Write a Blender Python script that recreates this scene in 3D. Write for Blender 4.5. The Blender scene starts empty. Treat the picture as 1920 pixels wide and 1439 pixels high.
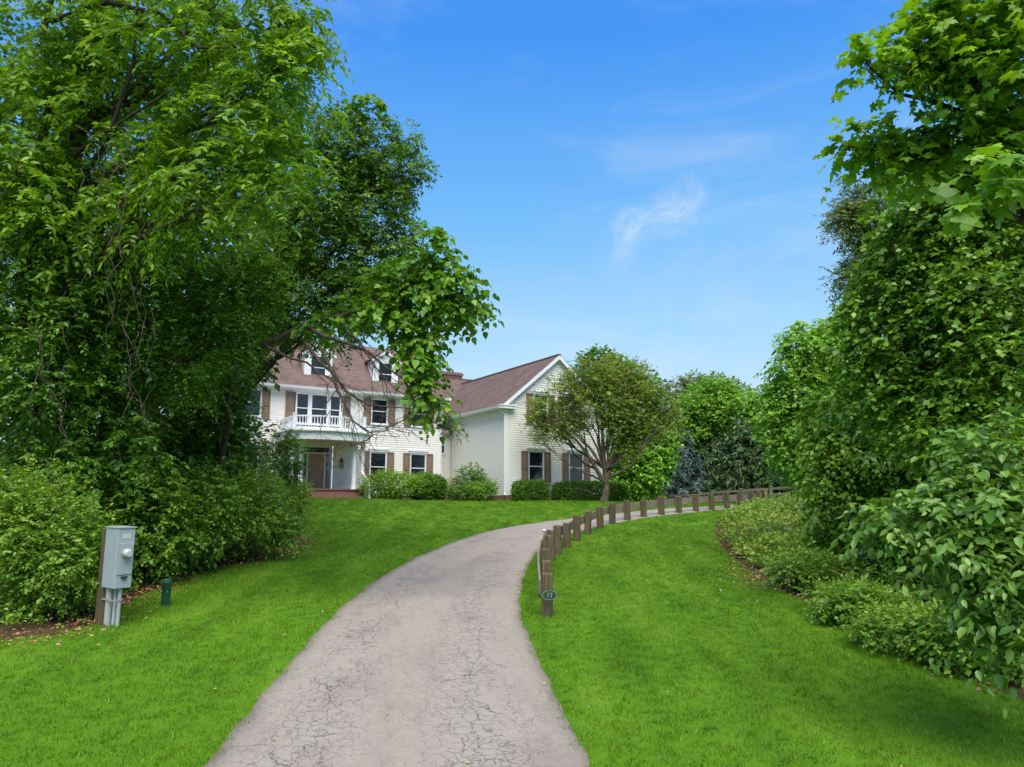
import bpy, math, random
import numpy as np
from mathutils import Vector, Matrix

# ------------------------------------------------------------------ camera, sky, sun, exposure
SC = bpy.context.scene
COL = SC.collection
F, CX, CY, CAMH = 1440.0, 960.0, 719.5, 3.0
TH = math.atan((962 - 719.5) / F)
CT, ST = math.cos(TH), math.sin(TH)
cam_d = bpy.data.cameras.new('camera'); cam = bpy.data.objects.new('camera', cam_d); COL.objects.link(cam)
cam.location = (0, 0, CAMH); cam.rotation_euler = (math.pi / 2 + TH, 0, 0)
cam_d.sensor_width = 36.0; cam_d.lens = F / 1920 * 36.0; cam_d.clip_end = 3000; cam_d.clip_start = 0.1
SC.camera = cam

SUN_EL, SUN_AZ = 62.0, 172.0      # degrees; azimuth clockwise from +Y: right behind the camera
SUN_STRENGTH, SUN_ANGLE, SKY_STRENGTH, EXPOSURE = 3.0, 55.0, 0.12, 0.98

def ray(u, v):
    x = (u - CX) / F; y = (CY - v) / F
    return np.array([x, CT - y * ST, y * CT + ST])
def px(u, v, Y):
    d = ray(u, v); return np.array([0, 0, CAMH]) + d * (Y / d[1])

world = bpy.data.worlds.new('World'); SC.world = world; world.use_nodes = True
wn = world.node_tree; wn.nodes.clear()
class NT:
    """small helper to wire shader nodes"""
    def __init__(s, t): s.t = t
    def n(s, ty, **kw):
        nd = s.t.nodes.new(ty)
        for k, v in kw.items():
            if k == 'inp':
                for i, val in v.items():
                    if hasattr(val, 'is_linked') or isinstance(val, bpy.types.NodeSocket): s.t.links.new(val, nd.inputs[i])
                    else: nd.inputs[i].default_value = val
            else: setattr(nd, k, v)
        return nd
    def m(s, op, a, b=0.0, c=0.0, clamp=False):
        nd = s.t.nodes.new('ShaderNodeMath'); nd.operation = op; nd.use_clamp = clamp
        for i, val in enumerate((a, b, c)):
            if isinstance(val, bpy.types.NodeSocket): s.t.links.new(val, nd.inputs[i])
            else: nd.inputs[i].default_value = val
        return nd.outputs[0]
    def v(s, op, a, b=(0, 0, 0)):
        nd = s.t.nodes.new('ShaderNodeVectorMath'); nd.operation = op
        for i, val in enumerate((a, b)):
            if isinstance(val, bpy.types.NodeSocket): s.t.links.new(val, nd.inputs[i])
            else: nd.inputs[i].default_value = val
        return nd.outputs['Value'] if op == 'DOT_PRODUCT' else nd.outputs[0]
    def mix(s, f, a, b, bt='MIX'):
        nd = s.t.nodes.new('ShaderNodeMix'); nd.data_type = 'RGBA'; nd.blend_type = bt
        for k, val in ((0, f), (6, a), (7, b)):
            if isinstance(val, bpy.types.NodeSocket): s.t.links.new(val, nd.inputs[k])
            elif k == 0: nd.inputs[0].default_value = val
            else: nd.inputs[k].default_value = (*val, 1)
        return nd.outputs[2]
    def ramp(s, f, stops, interp='LINEAR'):
        nd = s.t.nodes.new('ShaderNodeValToRGB'); nd.color_ramp.interpolation = interp
        el = nd.color_ramp.elements
        while len(el) < len(stops): el.new(0.5)
        for e, (p, c) in zip(el, stops):
            e.position = p; e.color = (*c, 1) if len(c) == 3 else c
        s.t.links.new(f, nd.inputs[0]); return nd.outputs[0]
    def noise(s, vec, scale, detail=3, rough=0.55, dist=0.0):
        nd = s.t.nodes.new('ShaderNodeTexNoise'); nd.inputs['Scale'].default_value = scale
        nd.inputs['Detail'].default_value = detail; nd.inputs['Roughness'].default_value = rough
        nd.inputs['Distortion'].default_value = dist
        if vec is not None: s.t.links.new(vec, nd.inputs['Vector'])
        return nd.outputs['Fac']
    def smooth(s, x, a, b):
        nd = s.t.nodes.new('ShaderNodeMapRange'); nd.interpolation_type = 'SMOOTHSTEP'
        s.t.links.new(x, nd.inputs[0]); nd.inputs[1].default_value = a; nd.inputs[2].default_value = b
        return nd.outputs[0]
    def link(s, a, b): s.t.links.new(a, b)

W = NT(wn)
sky = W.n('ShaderNodeTexSky', sky_type='NISHITA', sun_disc=False, sun_elevation=math.radians(SUN_EL),
          sun_rotation=math.radians(SUN_AZ), altitude=0.0, air_density=1.0, dust_density=0.6, ozone_density=3.0)
tc = W.n('ShaderNodeTexCoord').outputs['Generated']
# thin cirrus, placed by direction in the sky
def unit(a): a = np.array(a, float); return a / np.linalg.norm(a)
d0 = unit(ray(1226, 415)); r0 = unit(np.cross(d0, (0, 0, 1))); u0 = np.cross(r0, d0)
xx = W.v('DOT_PRODUCT', tc, tuple(r0)); yy = W.v('DOT_PRODUCT', tc, tuple(u0)); zz = W.v('DOT_PRODUCT', tc, tuple(d0))
front = W.smooth(zz, 0.8, 0.9)
wob = W.noise(tc, 16.0, 4, 0.6)
al = math.radians(40)
tt = W.m('ADD', W.m('MULTIPLY', xx, math.cos(al)), W.m('MULTIPLY', yy, math.sin(al)))
nn = W.m('ADD', W.m('MULTIPLY', xx, -math.sin(al)), W.m('MULTIPLY', yy, math.cos(al)))
nn = W.m('ADD', nn, W.m('MULTIPLY', W.m('SINE', W.m('MULTIPLY', tt, 42.0)), 0.012))
nn = W.m('ADD', nn, W.m('MULTIPLY', W.m('SUBTRACT', wob, 0.5), 0.05))
wid = W.m('MULTIPLY', W.m('DIVIDE', nn, 0.021), W.m('DIVIDE', nn, 0.021))
wisp = W.m('EXPONENT', W.m('MULTIPLY', wid, -1.0))
wisp = W.m('MULTIPLY', wisp, W.m('EXPONENT', W.m('MULTIPLY', W.m('POWER', W.m('ABSOLUTE', W.m('DIVIDE', tt, 0.072)), 4.0), -1.0)))
fib = W.n('ShaderNodeCombineXYZ', inp={0: W.m('MULTIPLY', tt, 14.0), 1: W.m('MULTIPLY', nn, 38.0), 2: W.m('MULTIPLY', wob, 1.5)}).outputs[0]
wisp = W.m('MULTIPLY', W.m('MULTIPLY', wisp, front), W.m('MULTIPLY', W.smooth(W.noise(fib, 1.0, 6, 0.7), 0.22, 0.85), 0.72))
strv = W.v('MULTIPLY', tc, (1.6, 1.6, 5.5))
streak = W.m('MULTIPLY', W.smooth(W.noise(strv, 1.6, 5, 0.6, 0.8), 0.44, 0.85), 0.30)
cl = W.m('MAXIMUM', wisp, streak)
up = W.n('ShaderNodeSeparateXYZ', inp={0: tc}).outputs[2]
cl = W.m('MULTIPLY', cl, W.smooth(up, 0.02, 0.16))
upn = W.n('ShaderNodeVectorMath', operation='NORMALIZE', inp={0: tc}).outputs[0]
elv = W.n('ShaderNodeSeparateXYZ', inp={0: upn}).outputs[2]
def lin(c): return tuple((x / 255 / 12.92 if x <= 10 else ((x / 255 + 0.055) / 1.055) ** 2.4) for x in c)
# clear-air blue by height above the horizon, blended with the physical sky
grad = W.ramp(elv, [(0.0, lin((226, 242, 251))), (0.12, lin((206, 234, 252))), (0.22, lin((170, 219, 253))), (0.36, lin((118, 192, 253))), (0.55, lin((66, 152, 248))), (1.0, lin((48, 122, 228)))])
sc10 = 1.0 / (SKY_STRENGTH * 2 ** EXPOSURE)
grad = W.v('MULTIPLY', grad, (sc10, sc10, sc10))
skc = W.mix(0.08, grad, sky.outputs[0])
SKYLIT = (0.93 * sc10, 0.95 * sc10, 0.97 * sc10)
skc = W.mix(cl, skc, SKYLIT)
bg = W.n('ShaderNodeBackground', inp={'Color': skc, 'Strength': SKY_STRENGTH})
wo = W.n('ShaderNodeOutputWorld'); W.link(bg.outputs[0], wo.inputs[0])

sl = bpy.data.lights.new('sun', 'SUN'); sl.energy = SUN_STRENGTH; sl.angle = math.radians(SUN_ANGLE); sl.color = (1.0, 0.93, 0.82)
so = bpy.data.objects.new('sun', sl); COL.objects.link(so); so.location = (0, -20, 60)
az, el = math.radians(SUN_AZ), math.radians(SUN_EL)
to_sun = Vector((math.sin(az) * math.cos(el), math.cos(az) * math.cos(el), math.sin(el)))
so.rotation_euler = to_sun.to_track_quat('Z', 'Y').to_euler()

vs = SC.view_settings
vs.view_transform = 'Standard'; vs.look = 'None'; vs.gamma = 1.0; vs.use_curve_mapping = False; vs.exposure = EXPOSURE
SC.render.engine = 'CYCLES'
SC.cycles.max_bounces = 7; SC.cycles.diffuse_bounces = 4; SC.cycles.glossy_bounces = 2
SC.cycles.transmission_bounces = 4; SC.cycles.transparent_max_bounces = 8
SC.cycles.use_denoising = True; SC.cycles.caustics_reflective = False; SC.cycles.caustics_refractive = False
SC.cycles.sample_clamp_indirect = 6.0

# ------------------------------------------------------------------ helpers
rng = np.random.default_rng(17)
random.seed(17)
def sstep(x, a, b):
    t = np.clip((np.asarray(x, float) - a) / (b - a), 0, 1); return t * t * (3 - 2 * t)
def terrain(x, y):
    x = np.asarray(x, float); y = np.asarray(y, float)
    k = 0.0985 - 0.0040 * sstep(x, 2, 10)
    yk = 37.0
    z = -0.1 + k * np.minimum(y, yk) + 0.012 * np.maximum(y - yk, 0)
    z = z + sstep(-x, 1.5, 7) * sstep(y, 22, 34.5) * np.maximum(0, 3.60 - z) * (y < 45)     # level pad in front of the porch
    z = np.where(y > 70, -0.1 + k * yk + 0.012 * (70 - yk) + 0.0 * y, z)
    z = z + 0.03 * np.sin(x * 0.5 + 1.0) * np.sin(y * 0.37) * sstep(y, 3, 9) * (1 - sstep(y, 26, 34))
    return np.where(y < -10, -0.1 + k * -10, z)
def gz(x, y): return float(terrain(x, y))
_Y = np.arange(3, 75, 0.02)
def gnd(u, v):
    d = ray(u, v); d = d / d[1]
    x = d[0] * _Y; z = CAMH + d[2] * _Y
    df = z - terrain(x, _Y)
    i = np.where(df <= 0)[0]
    i = i[0] if len(i) else int(np.argmin(df))
    return np.array([x[i], _Y[i], gz(x[i], _Y[i])])

def hash3(i, j, k, s=0):
    n = (i * 374761393 + j * 668265263 + k * 2147483647 + s * 974711) & 0x7fffffff
    n = ((n ^ (n >> 13)) * 1274126177) & 0x7fffffff
    return ((n ^ (n >> 16)) & 0xffff) / 65535.0
def vnoise(p, scale=1.0, s=0):
    p = np.asarray(p) * scale; i = np.floor(p).astype(np.int64); f = p - i; f = f * f * (3 - 2 * f)
    r = 0
    for a in (0, 1):
        for b in (0, 1):
            for c in (0, 1):
                w = (f[:, 0] if a else 1 - f[:, 0]) * (f[:, 1] if b else 1 - f[:, 1]) * (f[:, 2] if c else 1 - f[:, 2])
                r = r + w * hash3(i[:, 0] + a, i[:, 1] + b, i[:, 2] + c, s)
    return r
def nrm(a): return a / np.maximum(np.linalg.norm(a, axis=-1, keepdims=True), 1e-9)

def np_mesh(name, V, faces, var=None, smooth=False):
    """V (n,3); faces: list of (m,k) index arrays; var: per-face (r,g) rows"""
    me = bpy.data.meshes.new(name)
    me.vertices.add(len(V)); me.vertices.foreach_set('co', np.ascontiguousarray(V, np.float32).ravel())
    idx = np.concatenate([f.ravel() for f in faces]).astype(np.int32)
    tot = np.concatenate([np.full(len(f), f.shape[1], np.int32) for f in faces])
    me.loops.add(len(idx)); me.loops.foreach_set('vertex_index', idx)
    me.polygons.add(len(tot))
    me.polygons.foreach_set('loop_start', np.concatenate([[0], np.cumsum(tot)[:-1]]).astype(np.int32))
    me.polygons.foreach_set('loop_total', tot)
    if smooth: me.polygons.foreach_set('use_smooth', np.ones(len(tot), bool))
    if var is not None:
        at = me.attributes.new('var', 'FLOAT_COLOR', 'FACE')
        at.data.foreach_set('color', np.column_stack([var, np.zeros(len(var)), np.ones(len(var))]).astype(np.float32).ravel())
    me.update(calc_edges=True)
    return me

def link(name, me, mat=None, parent=None, loc=None):
    o = bpy.data.objects.new(name, me); COL.objects.link(o)
    if mat is not None and me is not None and not me.materials: me.materials.append(mat)
    if parent is not None: o.parent = parent
    if loc is not None: o.location = loc
    return o
def tag(o, label=None, cat=None, group=None, kind=None):
    if label: o['label'] = label
    if cat: o['category'] = cat
    if group: o['group'] = group
    if kind: o['kind'] = kind
    return o
def thing(name, loc, label, cat, group=None, rz=0.0):
    o = bpy.data.objects.new(name, None); COL.objects.link(o); o.location = loc; o.rotation_euler = (0, 0, rz)
    o.empty_display_size = 0.2
    return tag(o, label, cat, group)

class MB:
    """collects polygons (with optional uv), becomes ONE mesh object"""
    def __init__(s): s.v = []; s.f = []; s.uv = []
    def poly(s, pts, uv=None):
        b = len(s.v); s.v += [tuple(map(float, p)) for p in pts]; s.f.append(tuple(range(b, b + len(pts))))
        s.uv += uv if uv else [(0, 0)] * len(pts); return s
    def box(s, x0, x1, y0, y1, z0, z1, M=None):
        c = [(x, y, z) for z in (z0, z1) for y in (y0, y1) for x in (x0, x1)]
        if M is not None: c = [tuple(M @ Vector(p)) for p in c]
        for q in ((0, 2, 3, 1), (4, 5, 7, 6), (0, 1, 5, 4), (2, 6, 7, 3), (0, 4, 6, 2), (1, 3, 7, 5)): s.poly([c[i] for i in q])
        return s
    def prism(s, pts, y0, y1):
        """polygon in xz extruded along y"""
        a = [(x, y0, z) for x, z in pts]; b = [(x, y1, z) for x, z in pts]; n = len(pts)
        s.poly(a); s.poly(b[::-1])
        for i in range(n): s.poly([a[i], b[i], b[(i + 1) % n], a[(i + 1) % n]])
        return s
    def prismz(s, pts, z0, z1):
        a = [(x, y, z0) for x, y in pts]; b = [(x, y, z1) for x, y in pts]; n = len(pts)
        s.poly(a[::-1]); s.poly(b)
        for i in range(n): s.poly([a[i], a[(i + 1) % n], b[(i + 1) % n], b[i]])
        return s
    def lathe(s, c, prof, n=16, M=None):
        rings = []
        for r, z in prof:
            ring = [Vector((c[0] + r * math.cos(2 * math.pi * k / n), c[1] + r * math.sin(2 * math.pi * k / n), c[2] + z)) for k in range(n)]
            rings.append([tuple(M @ p) if M is not None else tuple(p) for p in ring])
        for a, b in zip(rings, rings[1:]):
            for k in range(n): s.poly([a[k], a[(k + 1) % n], b[(k + 1) % n], b[k]])
        s.poly(rings[0][::-1]); s.poly(rings[-1]); return s
    def tube(s, pts, rad, n=6):
        V, Fc = tube_arrays([(pts, rad)], n); b = len(s.v)
        s.v += [tuple(p) for p in V]
        for q in Fc: s.f.append(tuple(int(i) + b for i in q)); s.uv += [(0, 0)] * len(q)
        return s
    def build(s, name, mat, parent=None, smooth=False, merge=True, bevel=0):
        me = bpy.data.meshes.new(name); me.from_pydata(s.v, [], s.f)
        uvl = me.uv_layers.new(name='UVMap'); uvl.data.foreach_set('uv', np.array(s.uv, np.float32).ravel())
        if merge:
            import bmesh
            bm = bmesh.new(); bm.from_mesh(me); bmesh.ops.remove_doubles(bm, verts=bm.verts, dist=1e-5)
            if bevel: bmesh.ops.bevel(bm, geom=[e for e in bm.edges if e.is_manifold and e.calc_face_angle(0) > 0.6], offset=bevel, segments=1, affect='EDGES')
            bmesh.ops.recalc_face_normals(bm, faces=bm.faces); bm.to_mesh(me); bm.free()
        if smooth:
            me.polygons.foreach_set('use_smooth', [True] * len(me.polygons)); me.set_sharp_from_angle(angle=math.radians(40))
        me.update(); return link(name, me, mat, parent)

def tube_arrays(lines, n=6):
    V = []; Fc = []; b = 0
    for pts, rad in lines:
        P = np.asarray(pts, float); m = len(P); R = np.broadcast_to(np.asarray(rad, float), (m,))
        T = nrm(np.gradient(P, axis=0)); ref = np.array([0, 0, 1.0]) if abs(T[:, 2]).mean() < 0.9 else np.array([1.0, 0, 0])
        A = nrm(np.cross(T, ref)); B = np.cross(T, A)
        an = np.linspace(0, 2 * math.pi, n, endpoint=False)
        ring = P[:, None] + R[:, None, None] * (A[:, None] * np.cos(an)[None, :, None] + B[:, None] * np.sin(an)[None, :, None])
        V.append(ring.reshape(-1, 3))
        i = np.arange(m - 1)[:, None] * n; k = np.arange(n)[None]; k2 = (k + 1) % n
        Fc.append((np.stack([i + k, i + k2, i + n + k2, i + n + k], -1).reshape(-1, 4)) + b); b += m * n
    return np.concatenate(V), np.concatenate(Fc)
def wiggle(a, b, m, amp, r0, r1, sag=0.0, rg=None):
    rg = rg or rng
    a = np.asarray(a, float); b = np.asarray(b, float); t = np.linspace(0, 1, m)[:, None]
    P = a + (b - a) * t; L = np.linalg.norm(b - a)
    off = np.cumsum(rg.normal(0, 1, (m, 3)), 0); off = off - off[:1] - (off[-1:] - off[:1]) * t
    P = P + off * amp * L / math.sqrt(m); P[:, 2] += sag * L * 4 * (t * (1 - t))[:, 0]
    return P, r0 + (r1 - r0) * t[:, 0]

# ------------------------------------------------------------------ materials
def mat(name, build):
    m = bpy.data.materials.new(name); m.use_nodes = True; m.node_tree.nodes.clear()
    n = NT(m.node_tree); out = n.n('ShaderNodeOutputMaterial'); build(n, out); return m
def P_(n, out, col, rough=0.6, spec=0.3, bump=None, bs=0.2, bd=0.01, **kw):
    b = n.n('ShaderNodeBsdfPrincipled')
    if isinstance(col, bpy.types.NodeSocket): n.link(col, b.inputs['Base Color'])
    else: b.inputs['Base Color'].default_value = (*col, 1)
    if isinstance(rough, bpy.types.NodeSocket): n.link(rough, b.inputs['Roughness'])
    else: b.inputs['Roughness'].default_value = rough
    b.inputs['Specular IOR Level'].default_value = spec
    for k, v in kw.items(): b.inputs[k].default_value = v
    if bump is not None:
        bn = n.n('ShaderNodeBump', inp={'Strength': bs, 'Distance': bd, 'Height': bump}); n.link(bn.outputs[0], b.inputs['Normal'])
    n.link(b.outputs[0], out.inputs[0]); return b
def pos(n): return n.n('ShaderNodeNewGeometry').outputs['Position']
def objc(n): return n.n('ShaderNodeTexCoord').outputs['Object']

def painted(name, col, rough=0.5, var=0.08, dirt=(0.35, 0.33, 0.28), dirt_amt=0.25):
    def b(n, out):
        o = objc(n); f = n.noise(o, 3.0, 4)
        c = n.mix(n.m('MULTIPLY', n.smooth(f, 0.5, 0.85), dirt_amt), col, tuple(a * d for a, d in zip(col, (0.75, 0.74, 0.7))))
        g = n.noise(n.v('MULTIPLY', o, (1.2, 1.2, 0.15)), 9.0, 3)
        c = n.mix(n.m('MULTIPLY', n.smooth(g, 0.6, 0.85), dirt_amt * 0.6), c, tuple(a * d for a, d in zip(col, (0.7, 0.7, 0.68))))
        P_(n, out, c, rough, 0.3, n.noise(o, 60, 2), 0.08, 0.003)
    return mat(name, b)
M = {}
M['siding'] = painted('cream_siding_paint', (0.83, 0.805, 0.735), 0.55)
M['white'] = painted('white_trim_paint', (0.80, 0.81, 0.82), 0.45, dirt_amt=0.18)
M['shutter'] = painted('brown_shutter_paint', (0.245, 0.170, 0.122), 0.5, dirt_amt=0.35)
M['door'] = painted('brown_door_paint', (0.34, 0.235, 0.17), 0.45, dirt_amt=0.3)
M['iron'] = painted('black_iron', (0.02, 0.02, 0.022), 0.4)

def shingles(n, out):
    uv = n.n('ShaderNodeUVMap').outputs[0]
    br = n.n('ShaderNodeTexBrick', offset=0.5, inp={'Vector': uv, 'Color1': (0.190, 0.132, 0.115, 1), 'Color2': (0.122, 0.083, 0.075, 1), 'Mortar': (0.07, 0.046, 0.04, 1),
            'Scale': 1.0, 'Mortar Size': 0.006, 'Bias': 0.0, 'Brick Width': 0.30, 'Row Height': 0.14})
    ns = n.noise(uv, 1.1, 4); fine = n.noise(uv, 42.0, 3)
    stain = n.noise(n.v('MULTIPLY', uv, (1.6, 0.22, 1)), 1.0, 4)
    c = n.mix(n.smooth(ns, 0.35, 0.75), br.outputs[0], n.mix(0.5, br.outputs[0], (0.23, 0.165, 0.14)))
    c = n.mix(n.m('MULTIPLY', n.smooth(stain, 0.5, 0.8), 0.45), c, (0.088, 0.062, 0.06))
    c = n.mix(n.m('MULTIPLY', fine, 0.35), c, (0.27, 0.195, 0.168))
    P_(n, out, c, 0.92, 0.12, fine, 0.5, 0.01)
M['roof'] = mat('brown_asphalt_shingles', shingles)
def bricks(n, out):
    o = objc(n); sx = n.n('ShaderNodeSeparateXYZ', inp={0: o})
    v = n.n('ShaderNodeCombineXYZ', inp={0: n.m('ADD', sx.outputs[0], sx.outputs[1]), 1: sx.outputs[2]})
    br = n.n('ShaderNodeTexBrick', inp={'Vector': v.outputs[0], 'Color1': (0.24, 0.10, 0.075, 1), 'Color2': (0.155, 0.07, 0.056, 1), 'Mortar': (0.34, 0.27, 0.22, 1),
            'Scale': 1.0, 'Mortar Size': 0.006, 'Brick Width': 0.2, 'Row Height': 0.07})
    c = n.mix(n.m('MULTIPLY', n.noise(o, 7, 4), 0.5), br.outputs[0], (0.25, 0.13, 0.10))
    P_(n, out, c, 0.85, 0.15, br.outputs['Fac'], -0.5, 0.01)
M['brick'] = mat('red_brick', bricks)
def glass(n, out):
    o = objc(n)
    p = n.n('ShaderNodeBsdfPrincipled', inp={'Base Color': (0.018, 0.024, 0.034, 1), 'Roughness': 0.06, 'Specular IOR Level': 0.9})
    bn = n.n('ShaderNodeBump', inp={'Strength': 0.04, 'Distance': 0.02, 'Height': n.noise(o, 2.5, 2)}); n.link(bn.outputs[0], p.inputs['Normal'])
    t = n.n('ShaderNodeBsdfTransparent', inp={'Color': (0.75, 0.8, 0.86, 1)})
    mx = n.n('ShaderNodeMixShader', inp={0: 0.62, 1: t.outputs[0], 2: p.outputs[0]}); n.link(mx.outputs[0], out.inputs[0])
M['glass'] = mat('window_glass', glass)
M['inside'] = mat('dim_room', lambda n, out: P_(n, out, (0.028, 0.03, 0.036), 0.9, 0.05))  # near-black backing colour; the dimness of the unlit rooms is painted in
M['blind'] = mat('blind_slats', lambda n, out: P_(n, out, (0.42, 0.44, 0.46), 0.7, 0.1))
M['lampglass'] = mat('lantern_glass', lambda n, out: P_(n, out, (0.5, 0.52, 0.5), 0.15, 0.5))

def timber(name, ca, cb, cc):
    def b(n, out):
        o = objc(n); r = n.n('ShaderNodeObjectInfo').outputs['Random']
        g = n.noise(n.v('ADD', n.v('MULTIPLY', o, (16, 16, 1.3)), n.n('ShaderNodeCombineXYZ', inp={0: n.m('MULTIPLY', r, 40.0)}).outputs[0]), 1.6, 5, 0.65)
        bl = n.noise(o, 4.5, 4)
        c = n.ramp(g, [(0.28, ca), (0.5, cb), (0.72, cc)])
        c = n.mix(n.m('MULTIPLY', n.smooth(bl, 0.45, 0.75), 0.45), c, (0.085, 0.085, 0.035))
        c = n.mix(n.m('MULTIPLY', r, 0.4), c, tuple(a * 0.62 for a in cb))
        P_(n, out, c, 0.85, 0.15, g, 0.6, 0.012)
    return mat(name, b)
M['timber'] = timber('weathered_timber', (0.055, 0.043, 0.026), (0.135, 0.105, 0.062), (0.235, 0.195, 0.13))
M['rail'] = timber('grey_timber_rail', (0.12, 0.10, 0.07), (0.24, 0.205, 0.145), (0.36, 0.32, 0.24))
M['bark'] = None
def bark(name, ca, cb):
    def b(n, out):
        p = pos(n); g = n.noise(n.v('MULTIPLY', p, (9, 9, 2.2)), 2.0, 5, 0.65)
        c = n.ramp(g, [(0.3, ca), (0.7, cb)])
        P_(n, out, c, 0.9, 0.1, g, 0.7, 0.02)
    return mat(name, b)
M['bark'] = bark('grey_brown_bark', (0.035, 0.027, 0.02), (0.13, 0.105, 0.08))
M['bark_pale'] = bark('pale_brown_bark', (0.07, 0.055, 0.04), (0.21, 0.17, 0.125))
M['bark_mid'] = bark('brown_grey_bark', (0.05, 0.04, 0.03), (0.16, 0.13, 0.095))
M['twig'] = bark('dry_twigs', (0.09, 0.065, 0.045), (0.26, 0.20, 0.145))

def leafmat(name, dark, mid, light, trans=0.34, rough=0.42, tint=(1.25, 1.15, 0.5), objrand=False, spec=0.35, gain=1.85):
    dark, mid, light = (tuple(min(0.6, a * gain * k) for a, k in zip(c, (1.14, 1.0, 0.95))) for c in (dark, mid, light))
    def b(n, out):
        if objrand:
            r = n.n('ShaderNodeObjectInfo').outputs['Random']; g = n.noise(pos(n), 1.3, 2)
        else:
            s = n.n('ShaderNodeSeparateColor', inp={0: n.n('ShaderNodeAttribute', attribute_name='var').outputs['Color']})
            r, g = s.outputs[0], s.outputs[1]
        k = n.m('ADD', n.m('MULTIPLY', r, 0.6), n.m('MULTIPLY', g, 0.4))
        c = n.ramp(k, [(0.12, dark), (0.5, mid), (0.88, light)])
        p = n.n('ShaderNodeBsdfPrincipled', inp={'Base Color': c, 'Roughness': rough, 'Specular IOR Level': spec})
        tcol = n.mix(1.0, c, tint, 'MULTIPLY')
        t = n.n('ShaderNodeBsdfTranslucent', inp={'Color': tcol})
        mx = n.n('ShaderNodeMixShader', inp={0: trans, 1: p.outputs[0], 2: t.outputs[0]}); n.link(mx.outputs[0], out.inputs[0])
    return mat(name, b)
LM = {
 'ailanthus': leafmat('ailanthus_leaf', (0.034, 0.096, 0.006), (0.084, 0.200, 0.010), (0.16, 0.30, 0.022), 0.44),
 'dark':      leafmat('dark_green_leaf', (0.026, 0.074, 0.012), (0.052, 0.130, 0.017), (0.105, 0.215, 0.03), 0.34),
 'catalpa':   leafmat('catalpa_leaf', (0.028, 0.086, 0.006), (0.062, 0.165, 0.010), (0.12, 0.25, 0.02), 0.38),
 'catalpa_o': leafmat('catalpa_single_leaf', (0.028, 0.086, 0.006), (0.062, 0.165, 0.010), (0.12, 0.25, 0.02), 0.38, objrand=True),
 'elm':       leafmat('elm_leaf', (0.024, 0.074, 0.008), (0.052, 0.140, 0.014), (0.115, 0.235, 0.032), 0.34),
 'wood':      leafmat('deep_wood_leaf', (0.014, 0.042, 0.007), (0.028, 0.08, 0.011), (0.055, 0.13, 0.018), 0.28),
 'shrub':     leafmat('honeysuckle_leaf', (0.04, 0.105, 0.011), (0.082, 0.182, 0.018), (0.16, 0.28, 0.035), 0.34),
 'shrub_y':   leafmat('yellow_green_leaf', (0.055, 0.13, 0.010), (0.115, 0.215, 0.018), (0.21, 0.30, 0.035), 0.36),
 'bramble':   leafmat('bramble_leaf', (0.04, 0.105, 0.012), (0.105, 0.205, 0.022), (0.24, 0.29, 0.06), 0.32),
 'maple':     leafmat('maple_leaf', (0.038, 0.11, 0.006), (0.082, 0.20, 0.009), (0.15, 0.30, 0.014), 0.44),
 'maple_o':   leafmat('maple_single_leaf', (0.038, 0.11, 0.006), (0.088, 0.21, 0.009), (0.16, 0.31, 0.014), 0.46, objrand=True),
 'vine':      leafmat('vine_leaf', (0.026, 0.080, 0.009), (0.062, 0.160, 0.013), (0.150, 0.28, 0.032), 0.36, 0.36),
 'birch':     leafmat('birch_leaf', (0.032, 0.095, 0.014), (0.07, 0.165, 0.022), (0.13, 0.24, 0.045), 0.32, 0.36, spec=0.45),
 'birch_o':   leafmat('birch_single_leaf', (0.032, 0.095, 0.014), (0.07, 0.165, 0.022), (0.13, 0.24, 0.045), 0.32, 0.36, objrand=True, spec=0.45),
 'sumac':     leafmat('sumac_leaf', (0.04, 0.085, 0.020), (0.075, 0.13, 0.028), (0.15, 0.18, 0.045), 0.3),
 'crab':      leafmat('crabapple_leaf', (0.042, 0.085, 0.014), (0.090, 0.160, 0.022), (0.18, 0.235, 0.038), 0.32),
 'lightgreen':leafmat('light_green_leaf', (0.05, 0.14, 0.012), (0.095, 0.235, 0.022), (0.17, 0.33, 0.045), 0.36),
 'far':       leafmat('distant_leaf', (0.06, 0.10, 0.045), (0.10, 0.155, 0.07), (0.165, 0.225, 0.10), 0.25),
 'spruce':    leafmat('spruce_needles', (0.016, 0.045, 0.016), (0.034, 0.078, 0.024), (0.065, 0.125, 0.038), 0.12),
 'bluespruce':leafmat('blue_spruce_needles', (0.015, 0.036, 0.031), (0.028, 0.060, 0.052), (0.055, 0.100, 0.088), 0.1),
 'box':       leafmat('boxwood_leaf', (0.03, 0.085, 0.008), (0.058, 0.148, 0.014), (0.11, 0.235, 0.028), 0.26),
 'yew':       leafmat('light_hedge_leaf', (0.05, 0.12, 0.010), (0.085, 0.195, 0.016), (0.15, 0.28, 0.03), 0.28),
 'dryshrub':  leafmat('bronze_shrub_leaf', (0.13, 0.11, 0.07), (0.25, 0.22, 0.12), (0.36, 0.33, 0.2), 0.25),
 'flower':    leafmat('seed_cluster', (0.14, 0.17, 0.02), (0.24, 0.26, 0.04), (0.34, 0.32, 0.07), 0.3),
 'litter':    leafmat('dry_leaf_litter', (0.09, 0.045, 0.022), (0.19, 0.105, 0.05), (0.33, 0.21, 0.11), 0.1),
}
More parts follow.
